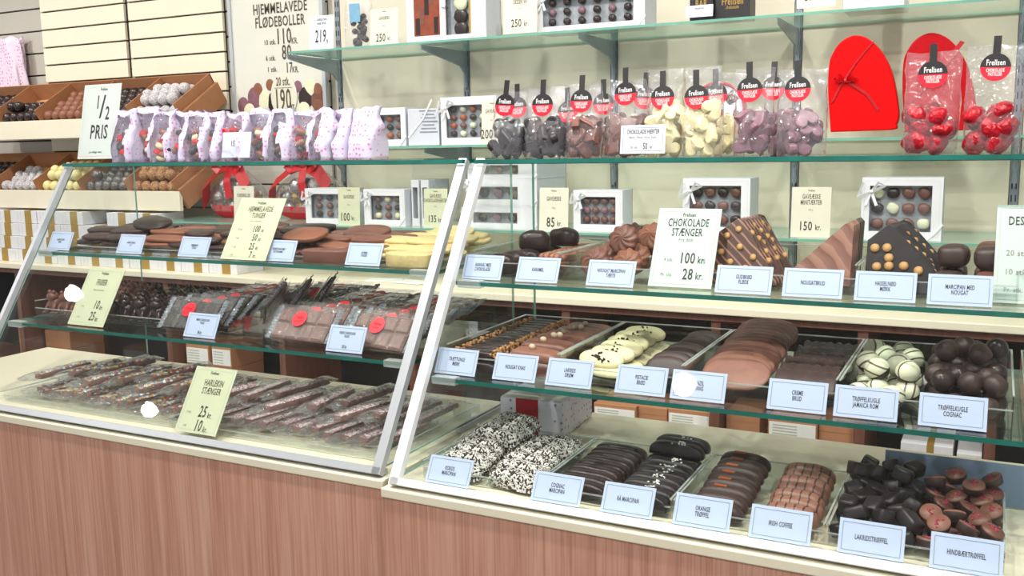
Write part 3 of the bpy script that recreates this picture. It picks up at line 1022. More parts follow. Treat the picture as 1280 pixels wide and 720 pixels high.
def stick_mesh(seed):
    mb = MB()
    mb.se(0.046, 0.0085, 0.018, 0.5, 0.4, 20, 12, flat=0.0, jit=0.001, seed=seed)
    return mb.mesh('nut_ended_stick', 'dark_choc')


def nut_end(seed):
    mb = MB()
    q = random.Random(seed)
    for k in range(22):
        a = q.uniform(0, math.pi)
        mb.se(0.0035, 0.003, 0.0026, 0.8, 0.8, 6, 4, T=TR((q.uniform(-0.007, 0.006), 0.0095 * math.cos(a), 0.002 + 0.0165 * math.sin(a)), (q.uniform(0, 3), q.uniform(0, 3), 0)))
    return mb.mesh('nut_tip', 'nut_crumb')


sm = [stick_mesh(k) for k in range(3)]
nm = [nut_end(k) for k in range(4)]


def nut_deco(o, i):
    link('nut_tip', nm[i % 4], o, (-0.04, 0, 0.001))
    link('nut_tip', nm[(i + 1) % 4], o, (0.04, 0, 0.001))


row(14, 'nut_ended_stick', 'dark stick with both ends dipped in chopped nuts, upper layer', 'chocolate', 'nut ended sticks', sm, -0.868, 1.547, 1.863, Z + 0.019, Z + 0.024, 0.1, 0, 0.002, nut_deco)
row(9, 'nut_ended_stick', 'dark chocolate stick with nut dipped ends, bottom layer', 'chocolate', 'nut ended sticks', sm, -0.866, 1.535, 1.855, Z, Z, 0, 0, 0.001, None)

# --- milk slabs with a hazelnut
km = [log_mesh('nougat_piece', 'milk_choc', 0.104, 0.045, 0.024, 0.5, 0.32, 0.002, k) for k in range(3)]
km2 = [log_mesh('nougat_piece', 'milk_light', 0.104, 0.042, 0.022, 0.5, 0.32, 0.002, 7)]


def nut_top(o, i):
    q = MB()
    for k in range(2 if i % 2 else 1):
        q.se(0.007, 0.006, 0.006, 1, 1, 8, 6, T=TR((-0.006 + 0.011 * k, 0.004 * k, 0.026)), jit=0.001)
    link('hazelnut_top', q.mesh('hazelnut_top', 'pale_nut'), o)


row(1, 'nougat_piece', 'light milk chocolate slab with a hazelnut, frontmost of all', 'chocolate', 'nougat slabs', km2, -0.757, 1.572, 1.572, Z + 0.022, Z, 0.12, -0.12, 0, nut_top)
row(5, 'nougat_piece', 'milk chocolate slab topped with a hazelnut, upper layer', 'chocolate', 'nougat slabs', km, -0.756, 1.618, 1.836, Z + 0.028, Z + 0.02, 0.14, -0.04, 0.004, nut_top)
row(5, 'nougat_piece', 'milk chocolate slab lying under the others, bottom layer', 'chocolate', 'nougat slabs', km, -0.757, 1.562, 1.825, Z, Z, 0, 0, 0.003, None)


# --- liquorice ovals: ivory above, dark below, black crumbs
def oval(name, top, l, w, h, under='dark_choc', seed=0):
    mb = MB()
    mb.se(l / 2, w / 2, h / 2, 0.7, 0.85, 28, 12, mi=0, jit=0.0012, seed=seed, split=(-h * 0.03, 1))
    return mb.mesh(name, [top, under])


om = [oval('liquorice_oval', 'white_choc', 0.09, 0.039, 0.018, seed=k) for k in range(2)]


def crumb_deco(o, i):
    q = random.Random(i)
    bits(o, 'liquorice_crumbs', 'crumb_black', [(q.gauss(0, 0.008), q.gauss(0, 0.005), 0.0095) for k in range(20)], 0.0026)


row(6, 'liquorice_oval', 'ivory topped oval with liquorice crumbs in the upper row', 'chocolate', 'ivory liquorice ovals', om, -0.628, 1.585, 1.815, Z + 0.032, Z + 0.036, 0.82, -0.06, 0.003, crumb_deco)
row(5, 'liquorice_oval', 'ivory topped oval lying low below the crumbed ones', 'chocolate', 'ivory liquorice ovals', om, -0.608, 1.575, 1.80, Z + 0.012, Z + 0.012, 0.3, -0.1, 0.003, None)
dm = [oval('pistachio_oval', 'dark_choc_soft', 0.078, 0.046, 0.020, seed=k + 5) for k in range(3)]
row(7, 'pistachio_oval', 'matt dark chocolate oval leaning back', 'chocolate', 'dark ovals', dm, -0.506, 1.58, 1.84, Z + 0.028, Z + 0.026, 0.9, 0.02, 0.004, None)

# --- tall overlapping milk ovals
bm_ = [oval('milk_oval', 'milk_choc', 0.118, 0.074, 0.0102, 'milk_choc', k + 9) for k in range(3)]
bl_ = [oval('milk_oval', 'milk_light', 0.118, 0.072, 0.0102, 'milk_light', 14)]
row(3, 'milk_oval', 'pale milk chocolate oval leading the overlapping row', 'chocolate', 'overlapping milk ovals', bl_, -0.386, 1.585, 1.627, Z + 0.029, Z + 0.032, 0.62, -0.04, 0.002, None)
row(11, 'milk_oval', 'milk chocolate oval in the overlapping row behind the pale ones', 'chocolate', 'overlapping milk ovals', bm_, -0.386, 1.648, 1.842, Z + 0.034, Z + 0.054, 0.62, -0.04, 0.003, None)


# --- wavy dark slabs
def wavy(seed):
    mb = MB()
    n = 22
    vs, fs = [], []
    q = random.Random(seed)
    ph_ = q.uniform(0, 6)
    for i in range(n + 1):
        x = -0.049 + 0.098 * i / n
        w = 0.026 + 0.0016 * math.sin(i * 1.5 + ph_)
        for (y, z) in ((-w, 0.001), (-w, 0.009), (-w * 0.8, 0.013), (0, 0.014 + 0.0012 * math.sin(i * 0.9 + ph_)), (w * 0.8, 0.0135), (w + 0.002 * math.sin(i * 1.9 + ph_), 0.009), (w, 0.001)):
            vs.append((x, y, z))
    for i in range(n):
        for j in range(7):
            k = (j + 1) % 7
            fs.append((i * 7 + j, i * 7 + k, i * 7 + 7 + k, i * 7 + 7 + j))
    fs += [tuple(range(7)), tuple(n * 7 + j for j in range(7))[::-1]]
    return mb.add(vs, fs, 0, True).mesh('wavy_biscuit', 'dark_choc_soft')


wm = [wavy(k) for k in range(3)]
row(6, 'wavy_biscuit', 'dark chocolate slab with a wavy rim, leaning back', 'chocolate', 'wavy dark slabs', wm, -0.268, 1.570, 1.825, Z + 0.022, Z + 0.02, 0.62, 0, 0.003, None)


# --- piles
LAYER = ['bottom', 'second', 'third', 'fourth']


def pile(name, desc, cat, group, meshes, x0, x1, y0, y1, z0, r, layers, squash=1.0, spin=True, jx=0.15, tip=0.3):
    """layers of pieces; every layer sits in the hollows of the one below"""
    k = 0
    for li, (nx, ny, fx, fy) in enumerate(layers):
        for j in range(ny):
            for i in range(nx):
                u = (i + 0.5 + (0.25 if j % 2 else -0.25) * (1 if li % 2 == 0 else -1)) / nx
                v = (j + 0.5) / ny
                x = x0 + (x1 - x0) * (fx[0] + (fx[1] - fx[0]) * u) + jit(r * jx)
                y = y0 + (y1 - y0) * (fy[0] + (fy[1] - fy[0]) * v) + jit(r * jx)
                x = min(max(x, x0 + r * 1.08), x1 - r * 1.08)
                y = min(max(y, y0 + r * 1.05), y1 - r * 1.05)
                z = z0 + r * squash + li * r * 1.75 * squash + jit(r * 0.05)
                rot = (jit(tip), jit(tip), rnd.uniform(0, 6.28) if spin else jit(0.3))
                thing(name, '%s, %s layer, %s row from the glass, %s from the left' % (desc, LAYER[li], ORD[j], ORD[i]), cat, (x, y, z), rot, group, meshes[k % len(meshes)])
                k += 1
    return k


FULL = (0.0, 1.0)


def egg(k):
    return MB().se(0.0212, 0.0188, 0.0188, 1, 1, 20, 14, 0, jit=0.001, seed=k, split=(-0.005, 1)).mesh('striped_egg', ['ivory_striped', 'dark_choc'])


em = [egg(k) for k in range(3)]
pile('striped_egg', 'ivory striped truffle egg', 'chocolate', 'striped truffle eggs', em, -0.2, -0.094, 1.54, 1.865, Z, 0.019,
     [(2, 7, FULL, FULL), (2, 4, FULL, (0.15, 0.75))], tip=0.8)
cm_ = [MB().se(0.0182, 0.0178, 0.0172, 1, 1, 18, 12, 0, jit=0.002, seed=k).mesh('cognac_truffle', 'dark_choc_soft' if k % 4 else 'dark_choc') for k in range(4)]
pile('cognac_truffle', 'round dark cognac truffle', 'chocolate', 'dark cognac truffles', cm_, -0.092, 0.031, 1.54, 1.867, Z, 0.0178,
     [(3, 8, FULL, FULL), (3, 7, FULL, (0.06, 0.97)), (2, 2, (0.15, 0.95), (0.3, 0.6))], tip=0.6)

# ------------------------------------------------------------------ on the right counter
Z = ZB + 0.0035
cn = [MB().se(0.05, 0.0165, 0.03, 0.6, 0.5, 30, 18, 0, flat=0.0, jit=0.003, seed=k).mesh('coconut_log', 'coconut') for k in range(4)]


def coco_deco(o, i):
    """loose flakes stand proud of the coat"""
    q = random.Random(i * 7 + 1)
    mb = MB()
    for k in range(90):
        a = q.uniform(0.1, math.pi - 0.1)
        mb.se(0.0026, 0.0008, 0.0006, 1, 1, 4, 3, T=TR((q.uniform(-0.046, 0.046), 0.0168 * math.cos(a), 0.0005 + 0.0295 * math.sin(a)), (q.uniform(0, 3), q.uniform(0, 3), q.uniform(0, 3))))
    link('coconut_flakes', cached(('flk', i % 3), lambda: mb.mesh('coconut_flakes', 'white_bits')), o)


row(7, 'coconut_log', 'coconut rolled log in the left column of its tray', 'chocolate', 'coconut logs', cn, -0.855, 1.438, 1.630, Z, Z + 0.012, 0, -0.06, 0.003, coco_deco, arch=0.008)
row(7, 'coconut_log', 'coconut rolled log in the right column of its tray', 'chocolate', 'coconut logs', cn, -0.738, 1.430, 1.630, Z, Z + 0.006, 0, -0.14, 0.003, coco_deco, arch=0.010)
row(4, 'coconut_log', 'coconut rolled log lying on top of the left column', 'chocolate', 'coconut logs', cn, -0.835, 1.560, 1.642, Z + 0.03, Z + 0.036, 0, -0.12, 0.004, coco_deco)

mz = [log_mesh('marzipan_log', 'dark_choc', 0.104, 0.024, 0.023, 0.6, 0.3, 0.001, k) for k in range(3)]
mk = [log_mesh('sprinkled_log', 'black_choc', 0.104, 0.025, 0.024, 0.6, 0.3, 0.001, k + 4) for k in range(3)]


def white_deco(o, i):
    q = random.Random(i + 40)
    bits(o, 'white_sprinkles', 'white_bits', [(0.008 + q.gauss(0, 0.007), q.uniform(-0.009, 0.009), 0.0235) for k in range(13)], 0.0022)


row(9, 'marzipan_log', 'plain dark marzipan log in the left column', 'chocolate', 'dark marzipan logs', mz, -0.615, 1.440, 1.648, Z + 0.003, Z + 0.006, 0, -0.08, 0.002, None)
row(8, 'sprinkled_log', 'dark marzipan log with a dot of white sprinkles', 'chocolate', 'sprinkled marzipan logs', mk, -0.502, 1.430, 1.620, Z + 0.003, Z + 0.01, 0, -0.08, 0.002, white_deco)
row(2, 'sprinkled_log', 'dark sprinkled log lying on top at the tray back', 'chocolate', 'sprinkled marzipan logs', mk, -0.498, 1.618, 1.652, Z + 0.034, Z + 0.036, 0, -0.1, 0.004, white_deco)

og = [log_mesh('orange_log', 'dark_choc_soft', 0.092, 0.03, 0.026, 0.75, 0.6, 0.001, k) for k in range(3)]


def orange_deco(o, i):
    if i in (0, 1):
        return
    link('orange_peel', MB().box((-0.008, 0, 0.026), (0.022, 0.006, 0.004), bev=0.001).mesh('orange_peel', 'orange_peel'), o)


row(8, 'orange_log', 'dark rounded log with a strip of orange peel', 'chocolate', 'orange truffle logs', og, -0.378, 1.442, 1.645, Z + 0.003, Z + 0.02, 0.14, -0.07, 0.002, orange_deco)
ig = [log_mesh('coffee_log', 'milk_drizzle', 0.088, 0.031, 0.028, 0.7, 0.6, 0.0015, k) for k in range(3)]
row(8, 'coffee_log', 'milk chocolate log with dark drizzle', 'chocolate', 'drizzled coffee logs', ig, -0.264, 1.435, 1.642, Z + 0.003, Z + 0.014, 0.14, -0.07, 0.002, None)


def cube(k):
    q = random.Random(k)
    d = (0.030 + q.uniform(-0.004, 0.004), 0.025 + q.uniform(-0.003, 0.003), 0.0215)
    mb = MB()
    mb.box((0, 0, 0), d, 0, bev=0.0045)
    mb.v = [p + noise.noise_vector(p * 60 + Vector((k * 3, 0, 0))) * 0.0022 for p in mb.v]
    mb.sm = [True] * len(mb.f)
    return mb.mesh('liquorice_truffle', 'black_choc')


qm = [cube(k) for k in range(4)]
pile('liquorice_truffle', 'blackish block shaped truffle', 'chocolate', 'liquorice truffle blocks', qm, -0.196, -0.078, 1.424, 1.664, Z, 0.0122,
     [(4, 7, FULL, FULL), (3, 6, FULL, (0.1, 0.97)), (3, 2, (0.0, 0.9), (0.7, 1.0))], tip=0.45)


def cup(k):
    mb = MB()
    mb.lathe([(0, 0), (0.0138, 0), (0.0165, 0.0105), (0.0165, 0.0125)], 22, 0)
    mb.lathe([(0.0165, 0.0125), (0.0156, 0.0152), (0, 0.016)], 22, 1)
    T = TR((0, 0, -0.008))
    r = MB().add(mb.v, mb.f, mb.mi, True, T)
    return r.mesh('raspberry_truffle', ['dark_choc_soft', 'milk_light' if k % 3 else 'milk_choc'])


um = [cup(k) for k in range(4)]


def pink(k):
    q = random.Random(k)
    mb = MB()
    for _ in range(9):
        mb.se(0.0019, 0.0016, 0.0012, 1, 1, 5, 4, T=TR((q.gauss(0, 0.004), q.gauss(0, 0.004), 0.0085)))
    return mb.mesh('raspberry_crumbs', 'pink_bits')


pk = [pink(k) for k in range(3)]
_before = set(o.name for o in COL.objects)
pile('raspberry_truffle', 'raspberry topped truffle cup', 'chocolate', 'raspberry truffle cups', um, -0.078, 0.03, 1.424, 1.664, Z, 0.0118,
     [(3, 6, FULL, FULL), (3, 5, FULL, (0.1, 0.97)), (2, 2, FULL, (0.65, 1.0))], tip=0.5)
for i, o in enumerate([o for o in COL.objects if o.name not in _before]):
    link('raspberry_crumbs', pk[i % 3], o)

# ------------------------------------------------------------------ on the upper right shelf
Z = ZR1 + 0.003
pa = [MB().se(0.034, 0.022, 0.026, 0.75, 0.7, 22, 14, 0, flat=-0.012, jit=0.004, seed=k).mesh('pineapple_piece', 'dark_choc') for k in range(3)]
for i, (x, y, z, rz, w) in enumerate([(-0.885, 1.685, 0.014, 0.1, 'front'), (-0.885, 1.735, 0.014, -0.1, 'second from the front'), (-0.88, 1.785, 0.014, 0.1, 'middle'), (-0.88, 1.84, 0.014, 0.0, 'second from the back'),
                                      (-0.88, 1.895, 0.014, 0.1, 'back'), (-0.835, 1.885, 0.052, -0.15, 'top right'), (-0.875, 1.82, 0.05, 0.5, 'top left')]):
    thing('pineapple_piece', 'thick dark chocolate covered pineapple piece, %s of its pile' % w, 'chocolate', (x, y, Z + z), (0.08, 0, rz), 'pineapple pieces', pa[i % 3])
ks = [log_mesh('caramel_piece', 'karamel', 0.068, 0.05, 0.013, 0.5, 0.3, 0.0015, k) for k in range(3)]
for lay in range(3):
    row((5, 5, 4)[lay], 'caramel_piece', 'rough light brown caramel slab, %s layer' % ('bottom', 'middle', 'top')[lay], 'chocolate', 'caramel slabs', ks, -0.787, 1.68 + 0.03 * lay, 1.905, Z + 0.0005 + 0.0135 * lay, Z + 0.0005 + 0.0135 * lay, 0, 0, 0.001)


def rosette(k):
    prof = [(0.004, 0), (0.022, 0.0), (0.0285, 0.005), (0.0295, 0.011), (0.026, 0.016), (0.021, 0.0185), (0.016, 0.0205), (0.011, 0.022), (0.006, 0.0235), (0.002, 0.0245), (0.0, 0.0245)]
    mb = MB()
    n = 72
    vs, fs = [], []
    for i, (r, z) in enumerate(prof):
        for j in range(n):
            t = 2 * math.pi * j / n
            s_ = math.sin(9 * t + 300 * (0.03 - r))
            g = 1 + 0.035 * s_ * (1 if i < 5 else 0)
            zz_ = z + (0.0022 * s_ * min(1, r / 0.01) if i >= 3 else 0)
            vs.append((r * g * math.cos(t), r * g * math.sin(t), zz_))
    for i in range(len(prof) - 1):
        for j in range(n):
            k2 = (j + 1) % n
            fs.append((i * n + j, i * n + k2, (i + 1) * n + k2, (i + 1) * n + j))
    return mb.add(vs, fs, 0, True).mesh('chocolate_rosette', ['milk_choc', 'milk_warm'][k % 2])


rm_ = [rosette(k) for k in range(2)]
for i, (x, y, z, rx, w) in enumerate([(-0.685, 1.70, 0.026, 1.1, 'front left'), (-0.618, 1.695, 0.026, 1.1, 'front right'), (-0.685, 1.745, 0.026, 1.1, 'second row left'), (-0.618, 1.745, 0.03, 1.1, 'second row right'),
                                      (-0.685, 1.795, 0.03, 1.1, 'third row left'), (-0.618, 1.795, 0.032, 1.1, 'third row right'), (-0.64, 1.735, 0.068, 1.15, 'topmost and facing out'), (-0.602, 1.79, 0.068, 1.0, 'top of the second row'), (-0.665, 1.85, 0.062, 0.9, 'top at the back')]):
    thing('chocolate_rosette', 'swirled milk chocolate rosette, %s of its tray' % w, 'chocolate', (x, y, Z + z), (rx, 0, 0), 'swirled rosettes', rm_[i % 2])


# big triangular slabs standing on edge
def tri(name, pts, t, mats, bev=0.002):
    M = Matrix(((1, 0, 0, 0), (0, 0, 1, 0), (0, 1, 0, 0), (0, 0, 0, 1)))      # outline x, z; thickness along y
    mb = MB()
    mb.prism([(p[0], p[1]) for p in pts], t, bev, mi=0, top=1 if len(mats) > 1 else 0, bottom=0, T=M)
    mb.f = [f[::-1] for f in mb.f]
    return mb.mesh(name, mats)


def nutty(parent, spots, m='hazelnut', r=0.0062, t=-0.0015):
    for x, z in spots:
        link('hazelnut', cached(('hz', m, r), lambda: MB().se(r, r * 0.55, r * 0.95, 1, 1, 10, 8, jit=0.0008).mesh('hazelnut', m)), parent, (x, t, z))


tA = tri('hazelnut_triangle', [(0, 0), (0.115, 0), (0.113, 0.012), (0.047, 0.118), (0.037, 0.121), (0.0, 0.092)], 0.012, ['triangle_drizzle'])
for i in range(8):
    o = thing('hazelnut_triangle', 'milk chocolate triangle with hazelnuts and drizzle, %s from the glass' % ORD[i], 'chocolate', (-0.452 + 0.0015 * i, 1.675 + 0.0165 * i, Z + 0.003), (-0.30, 0, jit(0.02)), 'hazelnut triangles', tA)
    if i == 0:
        nutty(o, [(0.02, 0.088), (0.045, 0.068), (0.012, 0.058), (0.07, 0.05), (0.03, 0.04), (0.088, 0.027), (0.058, 0.03), (0.013, 0.03), (0.04, 0.10)])
    else:
        nutty(o, [(0.05 + 0.008 * (i % 3), 0.104 - 0.0115 * (i % 3)), (0.07 + 0.011 * ((i * 2) % 3), 0.072 - 0.0145 * ((i * 2) % 3))], t=0.001)
tB = tri('nougat_triangle', [(0.0, 0.0), (0.115, 0.0), (0.115, 0.108), (0.109, 0.114), (0.1, 0.11), (0.004, 0.014)], 0.013, ['ridged_choc'])
tB2 = tri('nougat_triangle', [(0.0, 0.0), (0.115, 0.0), (0.115, 0.108), (0.109, 0.114), (0.1, 0.11), (0.004, 0.014)], 0.013, ['dark_choc_soft'])
for i in range(7):
    thing('nougat_triangle', '%s nougat triangle slab, %s from the glass' % ('milk chocolate' if i < 4 else 'dark', ORD[i]), 'chocolate', (-0.331 + 0.0005 * i, 1.68 + 0.0175 * i, Z + 0.0075), (-0.30, 0, jit(0.02)), 'nougat triangles', tB if i < 4 else tB2)
tC = tri('dark_nut_triangle', [(0, 0), (0.122, 0), (0.128, 0.012), (0.042, 0.112), (0.03, 0.116), (0.0, 0.088)], 0.009, ['black_choc'])
for i in range(9):
    o = thing('dark_nut_triangle', 'dark chocolate triangle slab with whole hazelnuts, %s from the glass' % ORD[i], 'chocolate', (-0.193 + 0.002 * i, 1.675 + 0.0135 * i, Z + 0.003), (-0.32, 0, jit(0.03)), 'dark hazelnut triangles', tC)
    if i == 0:
        nutty(o, [(0.013, 0.074), (0.032, 0.075), (0.036, 0.058), (0.018, 0.042), (0.037, 0.044), (0.06, 0.045), (0.083, 0.038), (0.04, 0.026), (0.066, 0.022)], r=0.0078)
    else:
        nutty(o, [(0.05 + 0.01 * (i % 4), 0.094 - 0.0115 * (i % 4)), (0.088 + 0.012 * ((i * 3) % 4) / 2, 0.048 - 0.0145 * ((i * 3) % 4) / 2)], r=0.006, t=0.001)
rl = [MB().se(0.028, 0.024, 0.02, 0.7, 0.5, 20, 12, 0, jit=0.002, seed=k).mesh('marzipan_roll', 'milk_choc' if k else 'dark_choc_soft') for k in range(2)]
for i, (x, y, z, w) in enumerate([(-0.065, 1.69, 0.021, 'front left'), (-0.005, 1.69, 0.021, 'front right'), (-0.065, 1.755, 0.021, 'second left'), (-0.005, 1.755, 0.021, 'second right'), (-0.065, 1.82, 0.021, 'back left'), (-0.005, 1.82, 0.021, 'back right'),
                                  (-0.005, 1.72, 0.061, 'upper right front'), (-0.005, 1.785, 0.061, 'upper right back'), (-0.06, 1.735, 0.061, 'upper left')]):
    thing('marzipan_roll', 'small ribbed chocolate roll, %s of the group by the right sign' % w, 'chocolate', (x, y, Z + z), (0, 0, 1.5), 'marzipan rolls', rl[i % 2])

# ------------------------------------------------------------------ chocolates in the left case
Z = ZL1 + 0.003


def tongue(m, l, w, h, seed):
    q = random.Random(seed)
    n = 26
    out = []
    for j in range(n):
        t = 2 * math.pi * j / n
        k = 1 + q.uniform(-0.03, 0.03)
        out.append((l / 2 * k * math.copysign(abs(math.cos(t)) ** 0.75, math.cos(t)), w / 2 * k * math.copysign(abs(math.sin(t)) ** 0.8, math.sin(t))))
    return MB().prism(out, h, 0.003, 0, smooth=True, dome=0.0015).mesh('chocolate_tongue', m)


tg = {m: [tongue(m, 0.112 + 0.006 * k, 0.05, 0.009, k + 3) for k in range(3)] for m in ('dark_choc', 'milk_choc', 'milk_warm', 'cream_choc', 'black_choc', 'dark_choc_soft')}


def tongues(x0, x1, ms, layers, desc, group):
    """flat oval pieces laid in rough layers, each row overlapping the one before, higher towards the back"""
    c = 0
    for lay, (nx, ny) in enumerate(layers):
        for j in range(ny):
            for i in range(nx):
                v = (j + 0.5) / ny
                y = 1.70 + 0.20 * (v if lay < 2 else 0.25 + 0.75 * v) + jit(0.006)
                x = x0 + (x1 - x0) * (i + 0.5) / nx + jit(0.014) + (0.02 if (j + lay) % 2 else -0.02)
                z = Z + 0.011 + lay * 0.012 + 0.004 * v
                m = ms[c % len(ms)]
                d = {'dark_choc': 'dark', 'black_choc': 'dark', 'dark_choc_soft': 'dark', 'milk_choc': 'milk chocolate', 'milk_warm': 'light brown', 'cream_choc': 'cream coloured'}[m]
                thing('chocolate_tongue', '%s tongue, %s, %s layer, %s row from glass, %s one' % (d, desc, ('bottom', 'second', 'third', 'top')[lay], ORD[j], ('left', 'right')[i]), 'chocolate', (x, y, z), (R(9) + jit(0.05), jit(0.05), jit(0.4)), group, tg[m][c % 3])
                c += 1


LAY = [(2, 5), (2, 4), (2, 3)]
tongues(-2.15, -1.95, ['dark_choc', 'dark_choc_soft', 'dark_choc'], LAY, 'left end heap', 'tongues at the left end')
tongues(-1.93, -1.70, ['milk_warm', 'dark_choc_soft', 'milk_choc', 'milk_warm', 'dark_choc_soft'], LAY, 'mixed heap', 'mixed tongues')
tongues(-1.69, -1.42, ['dark_choc_soft', 'dark_choc', 'milk_choc', 'dark_choc'], [(2, 5), (2, 5), (2, 4), (2, 2)], 'heap behind the sign', 'tongues behind the sign')
tongues(-1.41, -1.20, ['milk_choc', 'milk_warm', 'milk_choc'], [(2, 5), (2, 5), (2, 4)], 'milk heap', 'milk tongues')
tongues(-1.205, -1.06, ['cream_choc'], [(2, 5), (2, 5), (2, 4)], 'pale heap', 'cream coloured tongues')
thing('chocolate_tongue', 'large dark tongue propped up on top of the left end heap', 'chocolate', (-1.985, 1.80, Z + 0.054), (0.3, 0.1, -0.2), 'tongues at the left end', tongue('dark_choc', 0.13, 0.075, 0.01, 5))
for i, (x, y, m, w) in enumerate([(-1.41, 1.72, 'milk_warm', 'light brown square ended tongue on top, by the green sign'), (-1.31, 1.82, 'milk_choc', 'wide milk tongue on top of the milk heap'),
                                  (-1.30, 1.655, 'milk_choc', 'thick milk tongue lying at the front of its tray'), (-1.085, 1.655, 'cream_choc', 'thick cream coloured tongue lying at the front of its tray'),
                                  (-1.10, 1.85, 'cream_choc', 'wide cream coloured tongue on top of the pale heap')]):
    thing('chocolate_tongue', w, 'chocolate', (x, y, Z + (0.0 if y < 1.7 else 0.046)), (0.05 if y < 1.7 else 0.3, 0, jit(0.15)), 'tongues on top', tongue(m, 0.115, 0.05 if y < 1.7 else 0.075, 0.028 if y < 1.7 else 0.010, i))


# frogs: body, raised head with two eyes, bent legs
def frog(m):
    mb = MB()
    mb.se(0.019, 0.024, 0.02, 0.9, 0.9, 16, 12, 0, T=TR((0, 0, 0.02), (-0.5, 0, 0)))
    mb.se(0.015, 0.014, 0.0115, 0.9, 0.9, 14, 10, 0, T=TR((0, -0.012, 0.042)))
    for s in (-1, 1):
        mb.se(0.0052, 0.0052, 0.0052, 1, 1, 10, 8, 0, T=TR((0.0085 * s, -0.014, 0.054)))
        mb.se(0.008, 0.016, 0.009, 0.9, 0.9, 10, 8, 0, T=TR((0.019 * s, 0.006, 0.011), (0, 0, 0.4 * s)))
        mb.tube([(0.012 * s, -0.014, 0.028), (0.015 * s, -0.021, 0.014), (0.014 * s, -0.025, 0.003)], 0.0046, 8, 0)
        mb.se(0.006, 0.0075, 0.003, 1, 1, 8, 6, 0, T=TR((0.016 * s, -0.027, 0.003)))
    return mb.mesh('chocolate_frog', m)


Z = ZL2 + 0.003
fm, fd = frog('milk_choc'), frog('dark_choc')
for k, (m, xx, w) in enumerate(((fm, (-2.153, -2.107, -2.061, -2.015), 'milk chocolate'), (fd, (-1.945, -1.892, -1.839, -1.786), 'dark chocolate'))):
    for i, x in enumerate(xx):
        for j in range(5):
            thing('chocolate_frog', 'little sitting %s frog, %s row from the glass, %s in the row' % (w, ORD[j], ORD[i]), 'chocolate', (x, 1.624 + 0.053 * j, Z + 0.005), (0, 0, jit(0.15) - 0.1), 'chocolate frogs', m)


# wrapped chocolate bars with a round red sticker
def bar_mesh(m):
    mb = MB()
    w, h, t = 0.148, 0.075, 0.009
    mb.box((0, 0, h / 2), (w, 0.005, h), 0)
    for i in range(4):
        for j in range(2):
            x, z = (i - 1.5) * w / 4, (j + 0.5) * h / 2
            a, b = w / 8 - 0.001, h / 4 - 0.001
            c, d = a - 0.004, b - 0.004
            vs = [(x - a, -0.0025, z - b), (x + a, -0.0025, z - b), (x + a, -0.0025, z + b), (x - a, -0.0025, z + b),
                  (x - c, -t + 0.0015, z - d), (x + c, -t + 0.0015, z - d), (x + c, -t + 0.0015, z + d), (x - c, -t + 0.0015, z + d)]
            mb.add(vs, [(0, 1, 5, 4), (1, 2, 6, 5), (2, 3, 7, 6), (3, 0, 4, 7), (4, 5, 6, 7)], 0, False)
    return mb.mesh('chocolate_bar', m)


def wrap_mesh(seed):
    q = random.Random(seed)
    mb = MB()
    w, h = 0.162, 0.082
    nx, nz = 16, 7
    for yy, fl in ((-0.0105, 1), (0.0055, -1)):
        vs = [(-w / 2 + w * i / nx, yy + q.uniform(-0.0012, 0.0012), -0.002 + h * j / nz + q.uniform(-0.001, 0.001)) for j in range(nz + 1) for i in range(nx + 1)]
        fs = []
        for j in range(nz):
            for i in range(nx):
                a = j * (nx + 1) + i
                f = (a, a + 1, a + nx + 2, a + nx + 1)
                fs.append(f if fl > 0 else f[::-1])
        mb.add(vs, fs, 0, True)
    return mb.mesh('clear_wrapper', 'cello_wrap')


def crimp_mesh(seed):
    q = random.Random(seed)
    vs, fs = [], []
    n = 22
    for k in range(4):
        for j in range(n + 1):
            vs.append((k * 0.005, (0.0016 if j % 2 else -0.0016) * (0.5 + k * 0.35) + q.uniform(-0.0008, 0.0008), -0.002 + 0.083 * j / n))
    for k in range(3):
        for j in range(n):
            a = k * (n + 1) + j
            fs.append((a, a + 1, a + n + 2, a + n + 1))
    mb = MB().add(vs, fs, 0, False)
    return mb.mesh('crimped_end', 'crimp_silver')


def disc(r, t, n=28):
    return [(r * math.cos(2 * math.pi * j / n), r * math.sin(2 * math.pi * j / n)) for j in range(n)]


YZ = Matrix(((1, 0, 0, 0), (0, 0, 1, 0), (0, 1, 0, 0), (0, 0, 0, 1)))
bars = {m: bar_mesh(m) for m in ('dark_choc', 'milk_choc')}
wraps = [wrap_mesh(k) for k in range(2)]
crimps = [crimp_mesh(k) for k in range(2)]
stick_me = MB().prism(disc(0.0188, 0), 0.0006, 0, T=YZ).mesh('round_sticker', 'sticker_red')
cells = 0


def wrapped_bar(m, loc, rot, label):
    o = thing('wrapped_bar', label, 'chocolate bar', loc, rot, 'wrapped chocolate bars', bars[m])
    link('clear_wrapper', wraps[rnd.randrange(2)], o)
    for s in (-1, 1):
        link('crimped_end', crimps[rnd.randrange(2)], o, (0.077 * s, -0.003, 0), (0, 0, 0 if s > 0 else math.pi))
    st = link('round_sticker', stick_me, o, (-0.008, -0.0125, 0.046))
    for dz, sz, tx in ((0.003, 0.007, 'Frellsen'), (-0.006, 0.004, 'chokolade')):
        text(tx, st, 0, dz, sz, 'dark_red', 0.8, y=-0.0003)
    return o


def bar_pile(m, x, dx, n, yaw, label):
    """the front bar stands up against its card, each next one lies flatter on the one before"""
    y, z = 1.566, 0.006
    for i in range(n):
        a = R(min(74, 40 + 7.5 * i))
        wrapped_bar(m, (x + dx * i, y, Z + z), (-a, jit(0.02), yaw + jit(0.02)), label % ORD[i])
        y += 0.0395
        z += 0.0065 if i < 5 else 0.004


